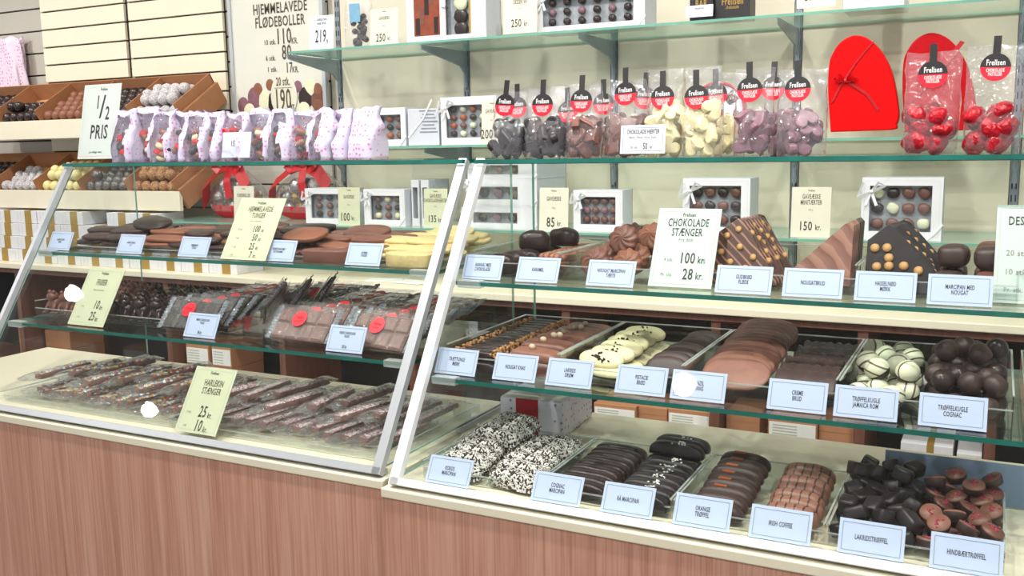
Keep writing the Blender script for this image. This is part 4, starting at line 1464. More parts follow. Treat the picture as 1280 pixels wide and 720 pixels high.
bar_pile('dark_choc', -1.645, 0.003, 7, -0.04, 'dark chocolate bar in clear wrap, %s from the glass in the left pile')
for i in range(3):
    wrapped_bar('dark_choc', (-1.475 + 0.026 * i, 1.64 + 0.05 * i, Z + 0.037), (R(-42), R(-24), R(-46) + 0.1 * i), 'dark wrapped chocolate bar slid on edge beside the milk bars, %s of three' % ORD[i])
for i in range(3):
    wrapped_bar('dark_choc', (-1.47 + 0.008 * i, 1.80 + 0.035 * i, Z + 0.03), (R(-60), 0, 0.05), 'dark wrapped chocolate bar standing behind the slid ones, %s from the front' % ORD[i])
bar_pile('milk_choc', -1.322, 0.004, 7, -0.05, 'milk chocolate bar in clear wrap, %s from the glass in the middle pile')
bar_pile('milk_choc', -1.122, 0.0, 7, -0.10, 'milk chocolate bar in clear wrap, %s from the glass in the right pile')

# sprinkled sticks in clear wrap lying on the left counter
Z = ZT + 0.003


def stick(mat_top, seed):
    mb = MB()
    mb.box((0, 0, 0.006), (0.026, 0.135, 0.011), [0, 1, 0, 0, 0, 0], bev=0)
    return mb.mesh('sprinkled_stick', ['milk_choc', mat_top])


def stick_wrap(seed):
    q = random.Random(seed)
    mb = MB()
    n, m = 10, 14
    vs, fs = [], []
    for i in range(m + 1):
        y = -0.11 + 0.2 * i / m
        e = min(1, abs(y + 0.01) / 0.10)
        flat = max(0, (e - 0.7) / 0.3)
        for j in range(n):
            t = 2 * math.pi * j / n
            a = 0.019 + 0.003 * flat
            b = 0.0105 * (1 - 0.85 * flat)
            vs.append((a * math.cos(t) + q.uniform(-0.001, 0.001), y, 0.0085 + b * math.sin(t) + q.uniform(-0.0015, 0.0015) * (1 + flat)))
    for i in range(m):
        for j in range(n):
            k = (j + 1) % n
            fs.append((i * n + j, i * n + k, i * n + n + k, i * n + n + j))
    return mb.add(vs, fs, 0, True).mesh('clear_wrapper', 'cello_wrap')


sw = [stick_wrap(k) for k in range(3)]


def sprinkle(kind, seed):
    q = random.Random(seed)
    mats = ['gold_bits', 'white_bits', 'pink_bits', 'blue_bits'] if kind == 'mix' else ['white_bits', 'rose_bits', 'rose_bits', 'white_bits']
    mb = MB()
    for k in range(60 if kind == 'mix' else 130):
        r = 0.0042 if kind == 'mix' else 0.0024
        mb.se(r, r, r * 0.6, 1, 1, 6, 4, q.randrange(4), T=TR((q.uniform(-0.0115, 0.0115), q.uniform(-0.064, 0.064), 0.0122)))
    return mb.mesh('sprinkles', mats)


mat('gold_bits', (238, 186, 70), 0.4)
mat('blue_bits', (120, 170, 200), 0.4)
mat('rose_bits', (226, 176, 190), 0.5)
spk = {('mix', k): sprinkle('mix', k) for k in range(3)}
spk.update({('pink', k): sprinkle('pink', k + 9) for k in range(3)})
sb = {'mix': stick('milk_choc', 0), 'pink': stick('sprinkle_pink', 1)}


def harlekin(kind, x, y, z, rz, rx, label, i):
    o = thing('sprinkled_stick', label, 'chocolate stick', (x, y, z), (rx, jit(0.12), rz), 'wrapped sprinkled sticks', sb[kind])
    link('sprinkles', spk[(kind, i % 3)], o)
    link('clear_wrapper', sw[i % 3], o)


for kind, x0, x1, nm, w in (('mix', -2.11, -1.645, 11, 'with coloured beads'), ('pink', -1.555, -1.065, 12, 'with pink crumbs')):
    for rw, (yy, nm2) in enumerate(((1.585, 'front'), (1.70, 'back'))):
        for i in range(nm):
            f = i / (nm - 1)
            harlekin(kind, x0 + (x1 - x0) * f + jit(0.004), yy + jit(0.01), Z + 0.006 + rw * 0.013, -0.14 + jit(0.05), 0.05 * rw, 'wrapped chocolate stick %s, %s from the left in the %s row' % (w, ORD[i], nm2), i)
    for i in range(8):
        f = (i + 0.5) / 8
        harlekin(kind, x0 + (x1 - x0) * f, 1.62 + 0.05 * ((i * 7) % 3 - 1), Z + 0.05, -0.18 + jit(0.2), 0.04, 'wrapped chocolate stick %s lying on top, %s from the left' % (w, ORD[i]), i)

# ------------------------------------------------------------------ bags on top of the cases
ZTP = ZTOP + 0.0008


def bag_mesh(w, d, h, seed, pinch=1.0, mats=('cello',), paper=None, n=28, m=12, top_gap=0.006, crumple=0.003):
    """gusseted bag: box shaped foot closing into a flat mouth; paper = share of each side that is printed paper"""
    q = random.Random(seed)
    vs, fs, mm = [], [], []
    for i in range(m + 1):
        f = i / m
        z = h * f
        dd = d / 2 * (1 - max(0, (f - 0.35) / 0.65) ** 0.8) + top_gap / 2
        ww = w / 2 * (1 + 0.05 * math.sin(f * 3.1) + (0.04 * f if f > 0.6 else 0)) * (pinch if 0.62 < f < 0.8 else 1)
        for j in range(n):
            t = 2 * math.pi * j / n
            e = 0.45
            x = ww * math.copysign(abs(math.cos(t)) ** e, math.cos(t))
            y = dd * math.copysign(abs(math.sin(t)) ** e, math.sin(t))
            k = crumple * (0.3 + f)
            p = Vector((x, y, z))
            nv = noise.noise_vector(p * 38 + Vector((seed * 5.3, seed, 0)))
            vs.append(p + nv * k * (0 if i == 0 else 1))
    for i in range(m):
        for j in range(n):
            k = (j + 1) % n
            fs.append((i * n + j, i * n + k, i * n + n + k, i * n + n + j))
            if paper is None:
                mm.append(0)
            else:
                t = 2 * math.pi * (j + 0.5) / n
                x = math.cos(t) + paper[1]
                zlim = 0.9
                inside = paper[0] > 0.2 and math.sin(t) < 0 and abs(x) < paper[0] * (1.0 - 0.35 * math.sin(i / m * 3.1)) and i / m < zlim
                mm.append(0 if inside else 1)
    fs.append(tuple(range(n))[::-1])
    mm.append(0 if paper is None else 1)
    return MB().add(vs, fs, mm, True).mesh('bag', list(mats))


def heart_outline(s, n=30):
    o = []
    for j in range(n):
        t = 2 * math.pi * j / n
        o.append((s * 16 * math.sin(t) ** 3 / 17, s * (13 * math.cos(t) - 5 * math.cos(2 * t) - 2 * math.cos(3 * t) - math.cos(4 * t)) / 17))
    return o[::-1]


def heart(m):
    return MB().prism(heart_outline(0.0225), 0.015, 0.003, 0, smooth=False, T=YZ @ TR((0, 0, -0.007)))


hearts = {}
for m in ('black_choc', 'milk_choc', 'white_choc', 'ruby'):
    b_ = heart(m)
    b_.f = [f[::-1] for f in b_.f]
    hearts[m] = b_.mesh('chocolate_heart', m)
hearts['foil_red'] = MB().se(0.021, 0.017, 0.016, 0.8, 0.8, 16, 12, 0, jit=0.005, seed=2).mesh('foil_wrapped_heart', 'foil_red')


def half_disc(r, up, n=24):
    return [(r * math.cos(math.pi * j / n) * 1.0, r * math.sin(math.pi * j / n) * (1 if up else -1)) for j in range(n + 1)]


def tag_mesh(r=0.0225):
    mb = MB()
    a = half_disc(r, True)
    b = half_disc(r, False)[::-1]
    for out, mi in ((a, 0), (b, 1)):
        mb.prism(out, 0.0009, 0, mi, T=YZ)
    mb.box((0, 0.0005, r + 0.013), (0.0115, 0.0009, 0.03), 0)
    mb.v = [Vector((p.x, -p.y, p.z)) for p in mb.v]
    return mb.mesh('round_label', ['tag_black', 'tag_red'])


TAGM = tag_mesh()


def heart_bag(px0, px1, ytop, ylab, yb, fill, label, y=1.775, d=0.05, level=0.55, lx=None, title='CHOKOLADE\nPASTILLER', nfill=None):
    """clear bag of chocolates closed by a black strip that ends in a round label; photograph columns and rows give its place"""
    a, b = P(px0, 150, 'y', y), P(px1, 150, 'y', y)
    w = b.x - a.x
    h = P((px0 + px1) / 2, ytop, 'y', y + 0.01).z - ZTP
    seed = rnd.randrange(999)
    o = thing('chocolate_bag', label, 'bag of chocolates', ((a.x + b.x) / 2, y, ZTP), (0, 0, jit(0.05)), 'clear bags of chocolates')
    link('bag', bag_mesh(w, d, h, seed, 0.95), o)
    zl = P((px0 + px1) / 2, ylab, 'y', y - d * 0.3).z - ZTP
    f = zl / h
    dd = d / 2 * (1 - max(0, (f - 0.35) / 0.65) ** 0.8) + 0.006
    xl = 0 if lx is None else P(lx, 120, 'y', y).x - (a.x + b.x) / 2
    r_ = 0.0225
    tl = max(0.0, h - zl - r_ - 0.0)
    t = link('round_label', TAGM, o, (xl, -dd - 0.001, zl), (R(-8), jit(0.08), 0))
    text('Frellsen', t, 0, 0.007, 0.0105, 'white_ink', 0.75, y=-0.0013, bold=0.0)
    text(title, t, 0, -0.0085, 0.0064, 'white_ink', 0.62, y=-0.0013, gap=0.8)
    # filling
    q = random.Random(seed)
    rr = 0.0155
    zmax = h * level
    lay = max(2, int((zmax - 0.012) / 0.021))
    per = max(2, int((w - 0.008) / 0.031))
    k = 0
    for i in range(lay):
        for j in range(per):
            for s in ((-1, 1) if d > 0.045 else (0,)):
                x = (j + 0.5 - per / 2 + (0.22 if i % 2 else -0.22)) * (w - 0.02) / per + q.uniform(-0.006, 0.006)
                z = 0.021 + i * 0.021 + q.uniform(-0.003, 0.003)
                fr = z / h
                yy = s * (d / 2 - 0.013) * (1 - max(0, (fr - 0.4) / 0.6)) + q.uniform(-0.003, 0.003)
                link('chocolate_heart' if fill != 'foil_red' else 'foil_wrapped_heart', hearts[fill], o, (x, yy, z), (q.uniform(-0.7, 0.7), q.uniform(0, 6.28), q.uniform(-0.9, 0.9)))
                k += 1
    return o


HB = [
    # px0, px1, top, label, fill, label text, y, label column
    (619, 658, 116, 131, 'black_choc', 'clear bag of blackish hearts, first from the left in the front row', 1.765, 635),
    (661, 708, 109, 131, 'black_choc', 'clear bag of blackish hearts, second from the left in the front row', 1.765, 682),
    (712, 752, 105, 126, 'milk_choc', 'clear bag of brown hearts, third from the left in the front row', 1.77, 730),
    (762, 808, 100, 117, 'milk_choc', 'clear bag of brown hearts behind the hearts price card', 1.785, 785),
    (812, 853, 87, 122, 'white_choc', 'clear bag of white hearts, left one of two, with a slanted black strip', 1.775, 832),
    (856, 902, 84, 121, 'white_choc', 'clear bag of white hearts, right one of two, one heart facing out', 1.775, 874),
    (920, 966, 86, 112, 'ruby', 'clear bag of dusky pink hearts beside the white ones', 1.775, 939),
    (974, 1032, 87, 111, 'ruby', 'clear bag of dusky pink hearts in front of the first red heart box', 1.775, 999),
    (1131, 1198, 66, 93, 'foil_red', 'clear bag of red foil hearts in front of the second red heart box', 1.775, 1165),
    (1206, 1276, 57, 84, 'foil_red', 'clear bag of red foil hearts nearest the right edge', 1.775, 1242),
    (638, 676, 112, 134, 'black_choc', 'clear bag of dark hearts half hidden behind the first front bag', 1.865, 650),
    (690, 726, 108, 140, 'black_choc', 'clear bag of dark hearts hidden behind the second and third front bags', 1.865, 713),
    (738, 774, 107, 130, 'milk_choc', 'clear bag of brown hearts in the back row with a tilted black strip', 1.865, 757),
    (795, 830, 103, 122, 'milk_choc', 'clear bag of brown hearts in the back row beside the white ones', 1.865, 808),
    (892, 930, 92, 118, 'white_choc', 'clear bag in the back row between the white and pink hearts', 1.865, 897),
    (956, 996, 93, 110, 'ruby', 'clear bag of pink hearts in the back row between two pink ones', 1.865, 968)]
for (a, b, tp, lb, fl, tx, y, lx) in HB:
    heart_bag(a, b, tp, lb, 192, fl, tx, y, 0.055 if y < 1.8 else 0.04, 0.60 if fl != 'foil_red' else 0.50, lx)

# pink dotted bags with sweets showing in a clear window
cand = {'liquorice': ('black', MB().se(0.008, 0.016, 0.008, 0.6, 0.6, 12, 8)), 'red_sweet': ('red', MB().se(0.011, 0.016, 0.006, 0.7, 0.7, 12, 8)), 'white_sweet': ('white_choc', MB().se(0.011, 0.015, 0.008, 0.8, 0.8, 12, 8)),
        'dark_red_sweet': ('dark_red', MB().se(0.012, 0.012, 0.008, 0.8, 0.8, 12, 8)), 'brown_sweet': ('milk_warm', MB().se(0.008, 0.016, 0.008, 0.8, 0.8, 12, 8))}
cand = {k: v[1].mesh(k, v[0]) for k, v in cand.items()}
DB = [(147, 174, 138, 0.1, 'beside the sale sign, with dark red sweets'), (172, 198, 137, 0.0, 'with red and white sweets low down'), (196, 220, 137, 0.0, 'with a striped black and white filling'),
      (216, 243, 139, 0.35, 'turned so its paper side shows, fourth from the left'), (238, 262, 139, 0.0, 'with orange and black sweets'), (256, 284, 139, 0.4, 'with a folded front corner, left of the white card'),
      (281, 314, 140, 0.0, 'behind the handwritten white card'), (313, 346, 136, 0.0, 'with red, white and black sweets right of the white card'), (342, 370, 136, 0.5, 'with a paper side facing out, right of the middle'),
      (366, 398, 137, -0.1, 'with white and red sweets, fourth from the right end'), (394, 422, 138, 0.6, 'with a narrow window, third from the right end'), (416, 444, 137, 0.7, 'with a closed paper front, second from the right end'), (441, 478, 134, 0.95, 'at the right end of the row, all paper')]
names = list(cand)
for i, (a, b, tp, closed, tx) in enumerate(DB):
    y = 1.80 + 0.012 * (i % 2)
    p0, p1 = P(a, 165, 'y', y), P(b, 165, 'y', y)
    w = p1.x - p0.x
    h = P((a + b) / 2, tp, 'y', y).z - ZTP
    o = thing('sweet_bag', 'pink dotted sweet bag %s' % tx, 'bag of sweets', ((p0.x + p1.x) / 2, y, ZTP), (0, 0, jit(0.12) - 0.1 * closed), 'pink dotted sweet bags')
    link('bag', bag_mesh(w * 0.93, 0.07, h, i + 50, 1.0, ('cello', 'dotted_paper'), (max(0.05, 0.72 * (1 - closed)), 0.15), crumple=0.009), o)
    q = random.Random(i + 5)
    for k in range(12):
        nm_ = names[(k * 2 + i) % 5]
        link(nm_, cand[nm_], o, (q.uniform(-w / 2 + 0.014, w / 2 - 0.014), q.uniform(-0.02, 0.012) * (1 - k / 18), 0.012 + 0.0056 * k), (q.uniform(-0.8, 0.8), q.uniform(-0.8, 0.8), q.uniform(0, 3)))


# ------------------------------------------------------------------ gift boxes with windows
choc_mini = {m: MB().se(0.0135, 0.0115, 0.0115, 0.8, 0.8, 14, 10, 0, jit=0.001).mesh('praline', m) for m in ('milk_choc', 'dark_choc', 'ivory_choc', 'white_choc', 'ruby', 'foil_gold', 'orange_peel')}


def window_box(label, x0, x1, y, z0, z1, d, rows, cols, win=(0.16, 0.82, 0.16, 0.84), kinds=('milk_choc', 'dark_choc', 'ivory_choc'), bow=True, group='white gift boxes', scale=1.0, rot=0.0, strip=True, round_win=False):
    w, h = x1 - x0, z1 - z0
    mb = MB()
    a, b, c, e = (-w / 2 + w * win[0], -w / 2 + w * win[1], h * win[2], h * win[3])
    for bx in ((-w / 2, a, 0, h), (b, w / 2, 0, h), (a, b, 0, c), (a, b, e, h)):
        mb.box(((bx[0] + bx[1]) / 2, 0.004, (bx[2] + bx[3]) / 2), (bx[1] - bx[0], 0.008, bx[3] - bx[2]))
    mb.box((-w / 2 + 0.0015, d / 2 + 0.004, h / 2), (0.003, d - 0.008, h), 1)
    mb.box((w / 2 - 0.0015, d / 2 + 0.004, h / 2), (0.003, d - 0.008, h), 1)
    mb.box((0, d / 2 + 0.004, h - 0.0015), (w - 0.006, d - 0.008, 0.003), 1)
    mb.box((0, d / 2 + 0.004, 0.0015), (w - 0.006, d - 0.008, 0.003), 1)
    mb.box((0, d - 0.0015, h / 2), (w, 0.003, h), 1)
    # a thin printed line round the lid
    for cx, cz, dx, dz in ((0, h * 0.05, w * 0.93, 0.0008), (0, h * 0.95, w * 0.93, 0.0008), (-w * 0.465, h / 2, 0.0008, h * 0.9), (w * 0.465, h / 2, 0.0008, h * 0.9)):
        mb.box((cx, -0.0002, cz), (dx, 0.0006, dz), 1)
    o = thing('gift_box', label, 'gift box', ((x0 + x1) / 2, y, z0), (0, 0, rot), group, mb.mesh('gift_box', ['box_white', 'box_side']))
    link('window', MB().box(((a + b) / 2, 0.006, (c + e) / 2), (b - a, 0.0008, e - c)).mesh('window', 'glass'), o)
    link('insert', MB().box(((a + b) / 2, 0.034, (c + e) / 2), (b - a + 0.02, 0.003, e - c + 0.02)).mesh('insert', 'plastic_blister'), o)
    for i in range(cols):
        for j in range(rows):
            px_ = a + (i + 0.5) * (b - a) / cols
            pz = c + (j + 0.5) * (e - c) / rows
            k = kinds[(i * 2 + j * 3 + (i * j) % 2) % len(kinds)]
            s = scale * min((b - a) / cols, (e - c) / rows) / 0.032
            link('praline', choc_mini[k], o, M=TR((px_, 0.024, pz), (0, 0.3 * ((i + j) % 3), 0), (s, 1.0, s)))
    if bow:
        bw = MB()
        L_ = 0.30 * min(w, h)
        bw.strip([(-w / 2 - 0.002, -0.002, h - L_ * 1.3), (-w / 2 + L_ * 0.5, -0.0035, h - L_ * 0.75), (-w / 2 + L_ * 1.3, -0.002, h + 0.002)], (0.005, 0, 0.005), 0.001)
        for s in (-1, 1):
            bw.strip([(-w / 2 + L_ * 0.5, -0.006, h - L_ * 0.75), (-w / 2 + L_ * (0.5 + 0.38 * s), -0.02, h - L_ * (0.75 - 0.5)), (-w / 2 + L_ * (0.5 + 0.7 * s), -0.014, h - L_ * (0.75 - 0.32 * s)), (-w / 2 + L_ * 0.5, -0.007, h - L_ * 0.75)], (0.004, 0.004, -0.007), 0.0012)
            bw.strip([(-w / 2 + L_ * 0.5, -0.005, h - L_ * 0.75), (-w / 2 + L_ * (0.5 + 0.28 * s), -0.008, h - L_ * 1.5)], (0.008, 0, 0.003), 0.001)
        bw.se(0.006, 0.005, 0.006, 1, 1, 8, 6, T=TR((-w / 2 + L_ * 0.5, -0.008, h - L_ * 0.75)))
        link('ribbon_bow', bw.mesh('ribbon_bow', 'ribbon_white'), o)
        if strip:
            st = MB().strip([(w / 2 - L_ * 0.75, -0.002, 0.001), (w / 2 - L_ * 0.3, -0.003, L_ * 0.45), (w / 2 + 0.0015, -0.002, L_ * 0.9)], (0.006, 0, -0.006), 0.001)
            link('ribbon', st.mesh('ribbon', 'ribbon_white'), o)
    return o


def px_box(label, bl, tr, y, d, *a, **k):
    p, q = P(*bl, 'y', y), P(*tr, 'y', y)
    z0 = k.pop('z0', p.z)
    return window_box(label, p.x, q.x, y, z0, q.z, d, *a, **k)


LOW, MID, UPP = SH['lower'] + 0.0004, SH['middle'] + 0.0004, SH['upper'] + 0.0004
px_box('white window gift box beside the 85 kr card', (717, 294), (778, 238), 3.05, 0.10, 3, 4, win=(0.14, 0.86, 0.17, 0.84), kinds=('milk_choc', 'dark_choc', 'milk_choc', 'ruby'), z0=LOW)
px_box('white window gift box behind the large mint sign', (853, 300), (938, 223), 3.05, 0.12, 3, 4, win=(0.10, 0.87, 0.14, 0.87), kinds=('milk_choc', 'ivory_choc', 'dark_choc', 'milk_choc'), z0=LOW)
px_box('white window gift box behind the dark hazelnut triangles', (1075, 301), (1180, 222), 3.05, 0.10, 3, 4, win=(0.10, 0.87, 0.13, 0.87), kinds=('milk_choc', 'ivory_choc', 'milk_choc', 'dark_choc', 'milk_choc'), z0=LOW)
px_box('white window gift box beside the yellowish 100 kr card', (383, 283), (432, 236), 3.06, 0.12, 3, 3, win=(0.13, 0.9, 0.16, 0.85), kinds=('dark_choc', 'white_choc', 'milk_choc', 'milk_choc'), z0=LOW)
px_box('white window gift box between the 100 and 135 kr cards', (456, 285), (505, 237), 3.05, 0.12, 3, 3, win=(0.16, 0.88, 0.16, 0.83), kinds=('white_choc', 'milk_choc', 'milk_choc', 'dark_choc'), z0=LOW)
for i in range(2):
    p = P(512 + 12 * i, 285, 'y', 3.07)
    window_box('plain white gift box standing on edge behind the others, %s of two' % ('left' if i == 0 else 'right'), p.x, p.x + 0.035, 3.09, LOW, LOW + 0.175, 0.15, 0, 0, bow=False)
zz = LOW
for i, (tp, w_) in enumerate(((257, 'lowest'), (224, 'middle'), (200, 'topmost'))):
    p0, p1 = P(580 + i * 2, tp, 'y', 3.05), P(661, tp, 'y', 3.05)
    z1 = p0.z
    window_box('flat white window box seen through the case side, %s of its stack' % w_, p0.x, p1.x + 0.03, 3.05, zz, z1, 0.26, 1, 3, win=(0.12, 0.74, 0.24, 0.72), kinds=('plastic',) if False else ('dark_choc', 'milk_choc', 'ruby'), group='stacked window boxes')
    zz = z1 + 0.0006
px_box('white window box with a brown side on the middle wall shelf', (450, 182), (506, 134), 3.05, 0.13, 3, 3, win=(0.3, 0.9, 0.17, 0.82), kinds=('dark_choc', 'milk_choc', 'orange_peel'), z0=MID)
p0, p1 = P(509, 180, 'y', 3.05), P(548, 135, 'y', 3.05)
o = thing('gift_box', 'white box with its printed grey side facing out, left of the 200 kr card', 'gift box', ((p0.x + p1.x) / 2, 3.05, MID), (0, 0, 0.25), 'white gift boxes',
          MB().box((0, 0.06, (p1.z - MID) / 2), (p1.x - p0.x - 0.02, 0.1, p1.z - MID), 0, bev=0.002).mesh('gift_box', 'box_side'))
mbp = MB()
for k in range(7):
    mbp.box((0.02, 0.0092, 0.05 + 0.013 * k), (0.07 - 0.012 * (k % 3), 0.0006, 0.005))
link('printed_text', mbp.mesh('printed_text', 'line_grey'), o)
link('ribbon', MB().strip([(-0.06, 0.008, 0.03), (0.0, 0.0075, 0.1), (0.035, 0.008, 0.168)], (0.005, 0, -0.004), 0.001).mesh('ribbon', 'ribbon_white'), o)
px_box('white window gift box beside the 200 kr card', (552, 182), (620, 119), 3.06, 0.10, 4, 5, win=(0.09, 0.97, 0.15, 0.83), kinds=('dark_choc', 'milk_choc', 'ivory_choc', 'orange_peel', 'dark_choc'), z0=MID)
# top shelf
px_box('wide white box with two dark windows on the top shelf', (672, 38), (806, -22), 3.10, 0.12, 3, 6, win=(0.05, 0.9, 0.16, 0.86), kinds=('dark_choc', 'milk_choc', 'dark_choc', 'ruby'), z0=UPP)
o = px_box('large white gift box with chocolates pictured on its front', (509, 53), (606, -30), 3.10, 0.12, 4, 1, win=(0.50, 0.82, 0.10, 0.93), kinds=('dark_choc', 'white_choc', 'ivory_choc', 'dark_choc'), z0=UPP, bow=False, scale=1.5)
w_ = P(606, 0, 'y', 3.10).x - P(509, 0, 'y', 3.10).x
pm = MB()
pm.box((-w_ * 0.24, -0.0004, 0.11), (w_ * 0.34, 0.0008, 0.17), 0)
q = random.Random(4)
for k in range(5):
    pm.box((-w_ * 0.36 + 0.02 * k, -0.0012, 0.06 + 0.035 * (k % 4)), (0.018, 0.001, 0.06), 1 + k % 2, T=None)
link('printed_picture', pm.mesh('printed_picture', ['photo_red', 'dark_choc', 'milk_choc']), o)
link('gold_insert', MB().box((w_ * 0.34, 0.006, 0.11), (0.03, 0.002, 0.17)).mesh('gold_insert', 'gold_band'), o)
text('Frellsen', o, w_ * 0.0 - 0.0, 0.12, 0.014, 'ink', 0.6, y=-0.0006)
p0, p1 = P(1053, 9, 'y', 3.10), P(1130, 4, 'y', 3.10)
thing('gift_box', 'plain white box right of the 370 kr card on the top shelf', 'gift box', ((p0.x + p1.x) / 2, 3.10, UPP), (0, 0, 0), 'white gift boxes', MB().box((0, 0.08, 0.06), (p1.x - p0.x, 0.16, 0.12), bev=0.002).mesh('gift_box', 'box_white'))
for i, (a, b, tx, nm2) in enumerate(((862, 891, 'BAR', 'left'), (894, 937, 'Frellsen', 'right'))):
    p0, p1 = P(a, 15, 'y', 3.11), P(b, 15, 'y', 3.11)
    o = thing('black_gift_box', 'black box with gold lettering on the top shelf, %s of two' % nm2, 'gift box', ((p0.x + p1.x) / 2, 3.11, UPP), group='black gift boxes', me=MB().box((0, 0.04, 0.08), (p1.x - p0.x, 0.08, 0.16), bev=0.002).mesh('black_gift_box', 'tag_black'))
    text(tx, o, 0, 0.058, 0.026, 'gold_band', 0.75, y=-0.0006)
    text('chokolade', o, 0, 0.04, 0.012, 'gold_band', 0.75, y=-0.0006)
p0, p1 = P(432, 60, 'y', 3.13), P(461, 60, 'y', 3.13)
o = thing('tall_bag', 'tall clear bag of dark sweets with a blue label on the top shelf', 'bag of sweets', ((p0.x + p1.x) / 2, 3.15, UPP))
link('bag', bag_mesh(p1.x - p0.x, 0.06, 0.22, 77), o)
link('blue_label', MB().box((0.005, -0.034, 0.135), (0.05, 0.001, 0.07)).mesh('blue_label', 'blue_bits'), o)
q = random.Random(3)
for k in range(26):
    link('chocolate_ball', cached('tb', lambda: MB().se(0.012, 0.012, 0.012, 1, 1, 10, 8).mesh('chocolate_ball', 'dark_choc')), o, (q.uniform(-0.03, 0.03), q.uniform(-0.015, 0.018), 0.014 + 0.0045 * k))

# red heart shaped boxes and the round lid, on the middle shelf
def heart_box(label, pts, y, d, m):
    W_ = [P(a, b, 'y', y) for a, b in pts]
    x0, z0 = sum(p.x for p in W_) / len(W_), MID
    raw = [(p.x - x0, max(0, p.z - z0)) for p in W_]
    out = []
    nr = len(raw)
    for k in range(nr):                                   # a smooth curve through the corners, straight along the foot
        a, b_, c_, d_ = (Vector(raw[(k + t) % nr]) for t in (-1, 0, 1, 2))
        out.append(tuple(b_))
        if not (k in (0, nr - 1)):
            for t in (0.25, 0.5, 0.75):
                q_ = 0.5 * (2 * b_ + (c_ - a) * t + (2 * a - 5 * b_ + 4 * c_ - d_) * t * t + (3 * b_ - a - 3 * c_ + d_) * t ** 3)
                out.append((q_.x, max(0.0, q_.y)))
    # soften the traced outline
    mb = MB()
    mb.prism(out, d, 0.004, 0, T=Matrix(((1, 0, 0, 0), (0, 0, 1, 0), (0, 1, 0, 0), (0, 0, 0, 1))))
    mb.f = [f[::-1] for f in mb.f]
    return thing('heart_box', label, 'gift box', (x0, y, MID), (0, 0, 0), 'red heart boxes', mb.mesh('heart_box', m))


HPX = [(1038, 165), (1035, 120), (1036, 82), (1041, 66), (1050, 53), (1062, 45.5), (1072, 44), (1083, 47), (1094, 55), (1104, 68), (1112, 84), (1118, 105), (1122, 130), (1123, 146), (1120, 155), (1113, 162.5)]
o = heart_box('bright red heart shaped box with a red bow, left of two', HPX, 3.09, 0.05, 'red')
rb = MB()
pj = lambda x, y: tuple(P(x, y, 'y', 3.087) - o.location)
rb.strip([pj(1092, 52), pj(1070, 78), pj(1056, 99), pj(1048, 112), pj(1040, 128)], (0.010, 0, 0.007), 0.0012)
rb.strip([pj(1056, 100), pj(1072, 110), pj(1084, 118), pj(1098, 138)], (0.005, 0, 0.006), 0.0012)
for s in (-1, 1):
    c = Vector(pj(1057, 101))
    rb.strip([c, c + Vector((0.018 * s, -0.012, 0.02)), c + Vector((0.032 * s, -0.016, 0.008)), c + Vector((0.016 * s, -0.006, -0.004)), c], (0.004, 0.01, 0.004), 0.0012)
rb.se(0.009, 0.007, 0.008, 1, 1, 8, 6, T=TR(pj(1057, 101)))
link('ribbon_bow', rb.mesh('ribbon_bow', 'ribbon_red'), o)
o = heart_box('darker red heart shaped box behind the foil heart bags', [(x + 93 + (x - 1035) * 0.05, y - 3 if y < 150 else y) for x, y in HPX], 3.11, 0.05, 'dark_red')
link('ribbon_bow', MB().strip([(-0.09, -0.001, 0.10), (-0.02, -0.003, 0.17), (0.05, -0.001, 0.27)], (0.012, 0, -0.006), 0.0012).mesh('ribbon_bow', 'ribbon_red'), o)
pc = P(897, 96, 'y', 3.12)
o = thing('round_praline_box', 'round red rimmed lid picturing dark pralines behind the white heart bags', 'gift box', (pc.x, 3.13, MID), (R(-6), 0, 0))
rr = P(933, 96, 'y', 3.12).x - pc.x
link('rim', MB().lathe([(rr - 0.008, 0), (rr, 0.0), (rr, 0.03), (rr - 0.008, 0.03), (rr - 0.008, 0)], 36, T=TR((0, 0, rr), (R(90), 0, 0))).mesh('rim', 'ribbon_red'), o)
link('picture', MB().prism(disc(rr - 0.006, 0, 36), 0.004, 0, T=TR((0, -0.018, rr), (R(90), 0, 0))).mesh('picture', 'label_white'), o)
pr_ = MB()
for k, (dx, dz, a) in enumerate([(-0.02, 0.055, 0.4), (0.045, 0.04, 0.9), (0.07, -0.02, 0.2), (-0.06, 0.01, 0.7), (0.0, -0.01, 0.3), (0.0, -0.06, 0.5)]):
    pr_.box((0, -0.0235, 0), (0.036, 0.003, 0.036), 0, T=TR((dx, 0, rr + dz), (0, a, 0)), bev=0.001)
    pr_.se(0.009, 0.003, 0.009, 1, 1, 10, 6, 1, T=TR((dx, -0.0255, rr + dz)))
link('pictured_praline', pr_.mesh('pictured_praline', ['dark_choc', 'milk_choc']), o)

